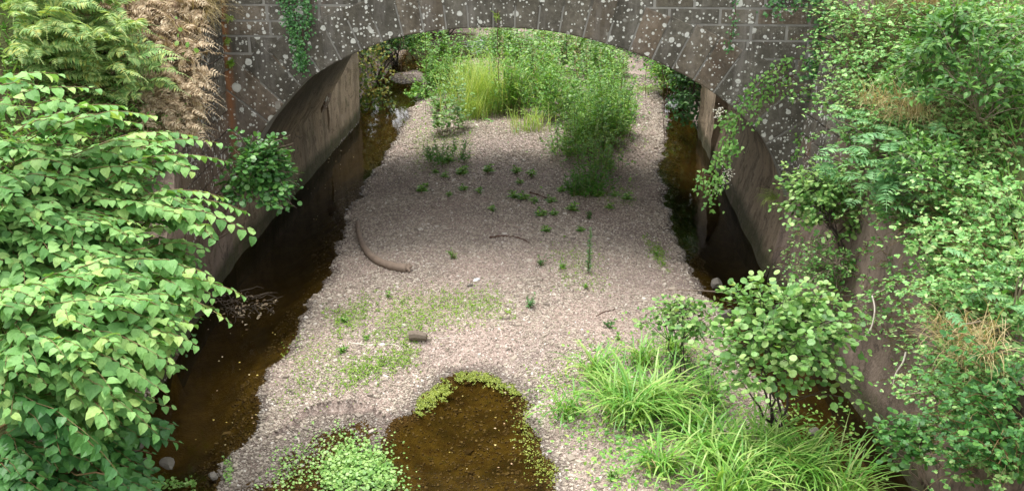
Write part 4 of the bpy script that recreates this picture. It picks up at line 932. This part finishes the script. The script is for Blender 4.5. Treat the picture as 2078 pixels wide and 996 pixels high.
clump('leafy_bush', 'broad leaved bush in the right middle of the thicket', 1215, 262, 180, 110, 80, 12, .07, 'alder', 'round', .9)
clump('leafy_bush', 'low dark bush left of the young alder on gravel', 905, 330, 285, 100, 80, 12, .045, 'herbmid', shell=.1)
clump('leafy_bush', 'low leafy bush overhanging the left channel beyond the arch', 850, 200, 165, 60, 50, 12, .07, 'herb')
protos = []
for nm, mt, kd, W__, Lf in (('a', 'herb', 'lance', .4, .06), ('b', 'alder', 'round', .9, .06), ('c', 'clematis', 'ovate', .6, .075), ('d', 'herb', 'lance', .28, .075)):
    rt = thing('leafy_herb', 'green leafy herb in the crowded thicket on the bar beyond the arch', 'plant', (0, 0, 0), 'herbs in the thicket beyond the arch')
    herb_clump(rt, (0, 0, 0), .95, .27, 22, 26, Lf*1.4, mt, kd, W__*1.1); protos.append(rt)
th_poly = [(880, 140), (930, 100), (1000, 105), (1010, 70), (1250, 80), (1275, 170), (1270, 280), (1235, 330), (1150, 300), (1110, 250), (1000, 225), (890, 235)]
first = [True]*4
for q in inpoly(98, th_poly):
    if 930 < q[0] < 1020 and q[1] > 120 and R.random() < .8: continue
    i = int(R.integers(0, 4)) if q[1] < 200 else int(R.choice([0, 3, 0, 2]))
    p = gp(q[0], q[1]); o = protos[i] if first[i] else copy_tree(protos[i]); first[i] = False
    o.location = p; o.rotation_euler[2] = R.uniform(0, 6.28); k = R.uniform(.75, 1.35); o.scale = (k, k, k*R.uniform(.9, 1.2))
herb_carpet('thicket_undergrowth', 'low undergrowth between the herbs of the thicket beyond the arch', th_poly, 5000, .06, 'herb', .25)
def ggrass(label, px, py, top, n, mat, w=.3, name='grass_clump', lean=None):
    p = gp(px, py); h = (py-top)/(FPX/np.linalg.norm(p-[0, 0, CAMH])); rt = thing(name, label, 'grass', p); fo = M()
    blades(fo, p, n, (h*.6, h*1.2), .005, w, .45, lean, .45, 5); fo.build('blades', MT[mat], rt)
ggrass('yellow green tall grass clump in the left middle of the thicket', 985, 225, 110, 700, 'yellowgrass', .35)
ggrass('straw yellow grass tuft at the front foot of the tall yellow grass', 965, 240, 185, 260, 'yellowgrass', .15)
ggrass('sunlit grass behind the young alder, reaching the pale water', 950, 180, 115, 420, 'yellowgrass', .35)
ggrass('pale grass tuft at the foot of the thicket centre', 1075, 265, 215, 150, 'yellowgrass', .2)
# brown dock and willowherb spikes
for i, (x, y, tp) in enumerate([(1100, 190, 70), (1120, 200, 75), (1165, 190, 80), (1172, 210, 90), (1060, 160, 65), (1215, 220, 105), (1262, 160, 110), (1085, 220, 100), (1140, 150, 68), (1020, 150, 75), (1190, 180, 85)]):
    p = gp(x, y); h = (y-tp)/(FPX/np.linalg.norm(p-[0, 0, CAMH])); rt = thing('dock_spike', 'tall thin brown seed spike rising from the thicket beyond the arch', 'plant', p, 'brown seed spikes in the thicket')
    st, fo = M(), M(); st.tube(path(p, p+[R.normal(0, .05), 0, h], 0, 6, .01), np.linspace(.006, .003, 6), 4); k = 70; t = R.uniform(.45, 1, k)
    put_leaves(fo, 'quad', p+t[:, None]*[0, 0, h]+R.normal(0, .02, (k, 3)), R.normal(0, 1, (k, 3))+[0, 0, .5], R.normal(0, 1, (k, 3)), .035, .6); st.build('stem', MT['root'], rt); fo.build('seed_head', MT['deadfern'], rt)

# ------------------------------------------------------------------ plants on the bridge
def vine(name, label, paths, mat, L, kind='heart', dens=60, spr=.05, y=12.40, cat='vine', W=.9, stem='root', nrm=(0, -1, .5), droop=.5, extra=None):
    """paths: pixel polylines on the plane Y=y"""
    PP = [catmull(np.array([aty(px, py, (q[0] if q else y)) for px, py, *q in pth]), 6) for pth in paths]
    rt = thing(name, label, cat, PP[0][0]); st, fo = M(), M()
    for P in PP:
        P = P+R.normal(0, .006, P.shape); st.tube(P, np.linspace(.006, .003, len(P)), 4)
        ln = np.linalg.norm(np.diff(P, axis=0), axis=1).sum(); n = int(ln*dens)+4; t = R.uniform(0, len(P)-1.001, n); i0 = t.astype(int); fr = (t-i0)[:, None]
        Q = P[i0]*(1-fr)+P[i0+1]*fr+R.normal(0, spr, (n, 3))*[1, .35, 1]; Q[:, 1] -= .03
        D = R.normal(0, .7, (n, 3))*[1, .4, .6]+[0, -.25, -droop]
        put_leaves(fo, kind, Q, D, np.array(nrm)+R.normal(0, .35, (n, 3)), L*R.uniform(.55, 1.15, n), W)
    st.build('stem', MT[stem], rt); fo.build('foliage', MT[mat], rt)
    if extra:
        fl_ = M()
        for (px, py, yy) in extra:
            q = aty(px, py, yy); put_leaves(fl_, 'quad', q+R.normal(0, .035, (40, 3)), R.normal(0, 1, (40, 3)), R.normal(0, 1, (40, 3))+[0, -1, .5], .022, .8)
        fl_.build('flowers', MT['petal'], rt)
    return rt
vine('ivy', 'dark ivy tongue hanging down left part of the bridge face', [[(600, -40), (598, 40), (603, 100), (612, 145)], [(580, -30), (590, 30), (600, 80)], [(620, -40), (618, 40), (610, 110), (618, 135)], [(560, -40), (575, 5), (590, 50)], [(632, -30), (625, 20), (622, 70)]], 'ivy', .042, 'heart', 190, .045)
for (x, y, lb, k) in [(466, 35, 'small fern tuft growing highest in the left corner joint', 26), (463, 82, 'tiny fern tuft below the highest in the left corner joint', 12), (469, 128, 'mossy fern tuft lowest in the rusty left corner joint', 26), (1007, 32, 'small yellow green fern hanging at the crown of the arch', 26)]:
    p = aty(x, y, 12.44); rt = thing('wall_fern', lb, 'fern', p); fo = M()
    for i in range(k):
        d = unit(R.normal(0, 1, 3)*[1, .6, .8]+[0, -.8, -.1]); frond(fo, path(p, p+d*R.uniform(.04, .10), .01, 4), 6, .014, 'quad', lw=.6)
    fo.build('frond', MT['yellowgrass'] if y != 128 else MT['moss'], rt)
vine('climber', 'leafy climber with white flowers hanging over the right haunch of the arch', [[(1660, 130), (1600, 120), (1560, 150), (1520, 200, 12.3), (1490, 240, 12.2), (1470, 280, 12.15)],
   [(1650, 180), (1600, 190), (1550, 190), (1500, 230, 12.3), (1480, 290, 12.1), (1490, 310, 12.1)], [(1620, 150), (1560, 180), (1530, 250, 12.3)],
   [(1500, 240, 12.2), (1475, 310, 12.1), (1450, 330, 12.1), (1440, 380, 12.05), (1440, 430, 12.0)], [(1480, 290, 12.1), (1465, 350, 12.0), (1445, 400, 12.0)], [(1470, 370, 12), (1430, 355, 12), (1420, 390, 12)], [(1600, 130), (1530, 170, 12.3), (1480, 230, 12.2), (1465, 250, 12.2)]],
   'clematis', .058, 'heart', 75, .045, extra=[(1462, 227, 12.1), (1458, 232, 12.1), (1478, 350, 12.0), (1455, 385, 12.0), (1470, 365, 12.0)], W=.7)
vine('ivy', 'ivy curtain on the right end of bridge face beside the wing wall', [[(1665, -40), (1665, 30), (1660, 90), (1655, 140)], [(1690, -40), (1690, 20), (1670, 60)], [(1650, 120), (1655, 160), (1650, 200)], [(1590, -40), (1570, 10), (1575, 30)], [(1620, -40), (1615, 15)], [(1640, -40), (1640, 20)]], 'ivy', .05, 'heart', 150, .06)
vine('ivy', 'sparse ivy low on the right pier of the bridge face', [[(1650, 230), (1640, 270), (1625, 300), (1600, 320)], [(1655, 200), (1645, 260), (1650, 310)], [(1610, 270), (1625, 295), (1620, 320)]], 'clematis', .04, 'heart', 90, .04)
vine('ivy', 'thin strand of ivy down the right spandrel joints', [[(1490, -30), (1492, 20), (1486, 60), (1480, 95)], [(1485, 60), (1480, 100)]], 'ivy', .035, 'heart', 60, .03)
vine('bramble_vine', 'pale bramble trailing down the right wing wall face', [[(1700, 0, 12.1), (1715, 60, 12.0), (1700, 120, 11.9), (1710, 200, 11.8), (1690, 260, 11.8)], [(1730, 40, 11.8), (1740, 130, 11.6), (1720, 220, 11.6), (1730, 320, 11.5)], [(1680, 170, 12.2), (1690, 230, 12.1), (1670, 300, 12.1), (1685, 340, 12.0)], [(1760, 200, 11.4), (1745, 280, 11.4), (1760, 360, 11.3)]], 'bramble', .06, 'round', 70, .08, W=.9, stem='twig')
p = aty(1582, 405, 12.7); rt = thing('grass_tuft', 'green grass tuft hanging from the right abutment edge inside the arch', 'grass', p+[-.03, 0, 0]); fo = M(); blades(fo, p+[-.05, 0, 0], 130, (.12, .32), .003, .03, 1.2, (-1.6, -.3, 0), 1.3, 5); fo.build('blades', MT['yellowgrass'], rt)
# dark hanging roots under and beyond the crown
for i, (x, y0, y1, yy) in enumerate([(812, 60, 165, 21.3), (820, 70, 120, 21.3), (1010, 20, 165, 12.38), (1345, 110, 290, 12.9), (1352, 115, 240, 12.9), (1310, 90, 220, 21.2), (1105, 50, 100, 21.2), (863, 70, 250, 21.3), (1150, 55, 120, 21.2)]):
    a = aty(x, y0, yy); b = aty(x+R.normal(0, 3), y1, yy); rt = thing('hanging_root', 'thin dark root hanging from the arch edge across the opening', 'root', a, 'dark roots hanging in the arch opening'); st, fo = M(), M()
    pth = path(a, b, 0, 10, .015); st.tube(pth, np.linspace(.005, .004, 10), 4); k = 26
    q = pth[R.integers(0, 10, k)]+R.normal(0, .03, (k, 3)); put_leaves(fo, 'quad', q, R.normal(0, 1, (k, 3)), R.normal(0, 1, (k, 3)), .03, .5); st.build('stem', MT['root'], rt); fo.build('rootlets', MT['deadfern'], rt)

# ------------------------------------------------------------------ left bank top: ferns, dead bracken, heather
def bracken_heap(name, label, poly, n, L, w, mat, off, npin=14, cat='bracken', kind=None, group=None, hang=.0, rnd=.3):
    Q = inpoly(n, poly); fo = M(); P0 = hit(*np.mean(Q, 0)); rt = thing(name, label, cat, P0, group) if kind is None else None
    for q in Q:
        p = hit(*q)+np.array(off)*R.uniform(.2, 1.1); a = R.uniform(-1.3, .9); l = L*R.uniform(.6, 1.15)
        d = np.array([math.cos(a), math.sin(a), R.uniform(-.35, .25)-hang])
        frond(fo, path(p, p+d*l, .14*l, 7, .01), npin, w*R.uniform(.7, 1.1), 'lance', lw=.30, nrm=unit(np.array([.2, -.3, 1])+R.normal(0, rnd, 3)))
    if rt: fo.build('frond', MT[mat], rt); return rt
    return tag(fo.build(name, MT[mat]), label, cat, group, kind)
bracken_heap('dead_bracken', 'brown dead bracken heap sliding down the bank beside the left wing wall', [(110, 0), (380, 0), (390, 120), (385, 270), (290, 270), (220, 140), (150, 60)], 620, .36, .085, 'deadfern', (.12, -.2, .12), hang=.25, rnd=.7, kind='stuff')
bracken_heap('bracken', 'green bracken fronds at the top left corner of the photo', [(0, 0), (110, 0), (180, 90), (230, 230), (0, 190)], 230, .48, .10, 'fern', (.4, -.3, .55), 20)
bracken_heap('bracken', 'yellowing bracken between green ferns and the dead brown heap', [(110, 40), (190, 60), (270, 230), (180, 230)], 60, .5, .12, 'fern', (.5, -.3, .45), 18)
bramble('bramble_bush', 'small leaved bramble between ferns and the pale knotweed', [(80, 150), (300, 170), (410, 300), (330, 420), (120, 260)], 210, (.2, .5), .035)
bramble('bank_cover', 'mixed low leaves filling the left bank under the ferns', [(0, 0), (300, 0), (400, 250), (350, 600), (0, 700)], 600, (.05, .3), .045, kind='stuff', cat='ground cover', mat='herb')
grass_cover('heather', 'pinkish heather and dry stems along the top of left bank', [(200, 0), (370, 0), (360, 40), (230, 30)], 90, (.15, .35), 'heather', 'heather')
grass_cover('dry_grass', 'hanging dry grass over the top of the left wing wall', [(375, 0), (440, 0), (420, 60), (385, 80)], 60, (.2, .5), 'drygrass', 'grass', lean=(.8, -.2, 0), flat=1.4)
vine('climber', 'slender stem with pale round leaves in front of left wing wall', [[(345, 30, 11.0), (365, 60, 11.0), (380, 95, 11.0), (388, 120, 11.0)]], 'cress', .06, 'round', 12, .03)

# rough grass over the banks, also where they run out of the picture
xb_ = np.concatenate([R.uniform(-10, -4.7, 9000), R.uniform(3.2, 9.5, 9000)]); yb_ = R.uniform(4.2, 12.4, 18000); zb_ = tz(xb_, yb_); k_ = zb_ > .6
xb_, yb_, zb_ = xb_[k_], yb_[k_], zb_[k_]; n_ = len(xb_); m = M(); gr = unit(R.normal(0, .5, (n_, 3))*[1, 1, .2]+[0, 0, .9])
put_leaves(m, 'quad', np.stack([xb_, yb_, zb_], 1), gr, R.normal(0, 1, (n_, 3))+[0, -.5, .3], R.uniform(.12, .34, n_), .07)
q_ = R.integers(0, n_, 9000); put_leaves(m, 'ovate', np.stack([xb_, yb_, zb_], 1)[q_]+R.uniform(0, .16, (9000, 1))*[0, 0, 1], R.normal(0, 1, (9000, 3))*[1, 1, .3], R.normal(0, .4, (9000, 3))+[0, -.2, 1], R.uniform(.05, .10, 9000), .8)
tag(m.build('bank_grass', MT['herb']), 'rough grass and weeds growing over the tops of both banks', 'grass', kind='stuff')

# ------------------------------------------------------------------ far side of the bridge
for (px, py0, py1, yy, lb) in [(742, 130, 215, 22.3, 'brown and green creeper curtain at far end of the left abutment wall'), (1395, 165, 245, 20.8, 'dark ivy curtain hanging at the far end of the right abutment')]:
    vine('creeper', lb, [[(px+dx, py0-40, yy), (px+dx*1.1, (py0+py1)/2, yy), (px+dx*1.2+5, py1+R.uniform(-30, 10), yy)] for dx in (-22, -10, 0, 12, 24, 36)], 'ivy' if px > 1000 else 'creeper', .075, 'heart', 85, .11)
far = [(1425, 190, 20.6, 'added dark bush shading the right channel just behind the arch', .8, 1.5), (760, 40, 25.5, 'creeper covered bush leaning over the far left channel', 1.3, 1.9), (690, 0, 29, 'tall dark bush on the far left bank behind the creeper', 1.8, 2.1), (830, 20, 34, 'dark evergreen bush left of the pale water', 1.5, 1.2), (1440, 60, 22.5, 'broad bush leaning over the far right channel behind the arch', 1.5, 1.8), (1400, 20, 26, 'tall bush behind the leaning one at the far right', 1.6, 1.9), (600, 10, 26.5, 'tall bush high on the far left bank hidden by the arch', 1.6, 1.7), (700, 45, 24, 'dense bush overhanging the far left bank beyond the arch', 1.3, 1.3), (800, 70, 28, 'low leafy bush on the far left bank behind the pale gravel spit', 1.2, .8), (900, 60, 32, 'dark round bush on the far bank left of the pale water', 1.5, 1.2),  # first bush is added to shade the right channel
       (1240, 60, 34, 'dark bush on far bank right of the thicket top', 1.8, 1.0), (1320, 100, 30, 'dark leafy hedge over the far right gravel', 1.5, .9), (1375, 150, 24, 'grey green bush where the far right channel begins', .9, .9), (1420, 110, 25, 'dark bush behind the ivy curtain at the far right', 1.2, 1.4), (1100, 40, 38, 'tall dark bush directly behind the crown of the arch', 2.5, 1.2), (970, 20, 42, 'distant bush hidden high behind the arch crown', 2.2, 1.0)]
for (px, py, yy, lb, rw, rh) in far:
    c = aty(px, py, yy); z0 = max(T(c), 0); p = np.array([c[0], c[1], z0]); rt = thing('far_bush', lb, 'bush', p)
    shrub(rt, (MT['hedge'] if px not in (800, 1375) else MT['herb'], MT['bark']), np.array([c[0], c[1], z0+rh*.75]), (rw, 1.1, rh), 260, 16, .11, 'ovate', .7, shell=.55, stem_r=.03, twig_r=.006)
herb_carpet('far_bank_cover', 'dead leaves and low growth covering the far banks', [(640, 110), (900, 62), (900, 130), (760, 140), (720, 200)], 2500, .07, 'deadfern', .1, surf=hit)
herb_carpet('far_bank_cover', 'green low growth along the far right bank', [(1230, 60), (1420, 140), (1400, 230), (1350, 130), (1240, 100)], 2500, .08, 'hedge', .12, surf=hit)
# pale flecks laid flat on the far water
P = np.array([atz(x, y, .006) for x, y in inpoly(900, [(945, 84), (1000, 80), (1005, 108), (960, 110)])]); m = M(); n_ = len(P)
put_leaves(m, 'quad', P, R.normal(0, 1, (n_, 3))*[1, .3, .05], R.normal(0, .12, (n_, 3))+[0, 0, 1], R.uniform(.06, .16, n_), .5); tag(m.build('pale_flecks', MT['offwhite']), 'pale flecks on the stream beyond the thicket', 'water', kind='stuff')
# trees behind
def tree(label, x, y, h, r, seed_, group=None):
    z0 = T((x, y)); rt = thing('woodland_tree', label, 'tree', (x, y, z0), group); b = np.array([x, y, z0]); m = M()
    pth = path(b-[0, 0, .2], b+[R.normal(0, .3), R.normal(0, .3), h*.8], 0, 8, .1); m.tube(pth, np.linspace(.22, .05, 8), 8); m.build('trunk', MT['bark'], rt, smooth=True)
    shrub(rt, (MT['hedge'], MT['bark']), b+[0, 0, h*.62], (r, r, h*.42), 320, 14, .28, 'ovate', .8, shell=.5, stem_r=.07, twig_r=.014, base=b+[0, 0, h*.3], spread=.25, name=('limb', 'crown'))
xx = [(3.9, 30), (-6.4, 33), (-7.6, 27.5), (6.2, 25.5), (-15, 34), (-12, 46), (-20, 42), (12, 44), (17, 46), (8, 54), (-6, 54), (20, 34), (-24, 30), (0, 60), (-14, 58), (24, 42)]
for i, (x, y) in enumerate(xx):
    tree('tree in the wood behind the bridge', x, y, R.uniform(5.5, 8), R.uniform(2.4, 3.4), i, 'trees in the wood behind the bridge')
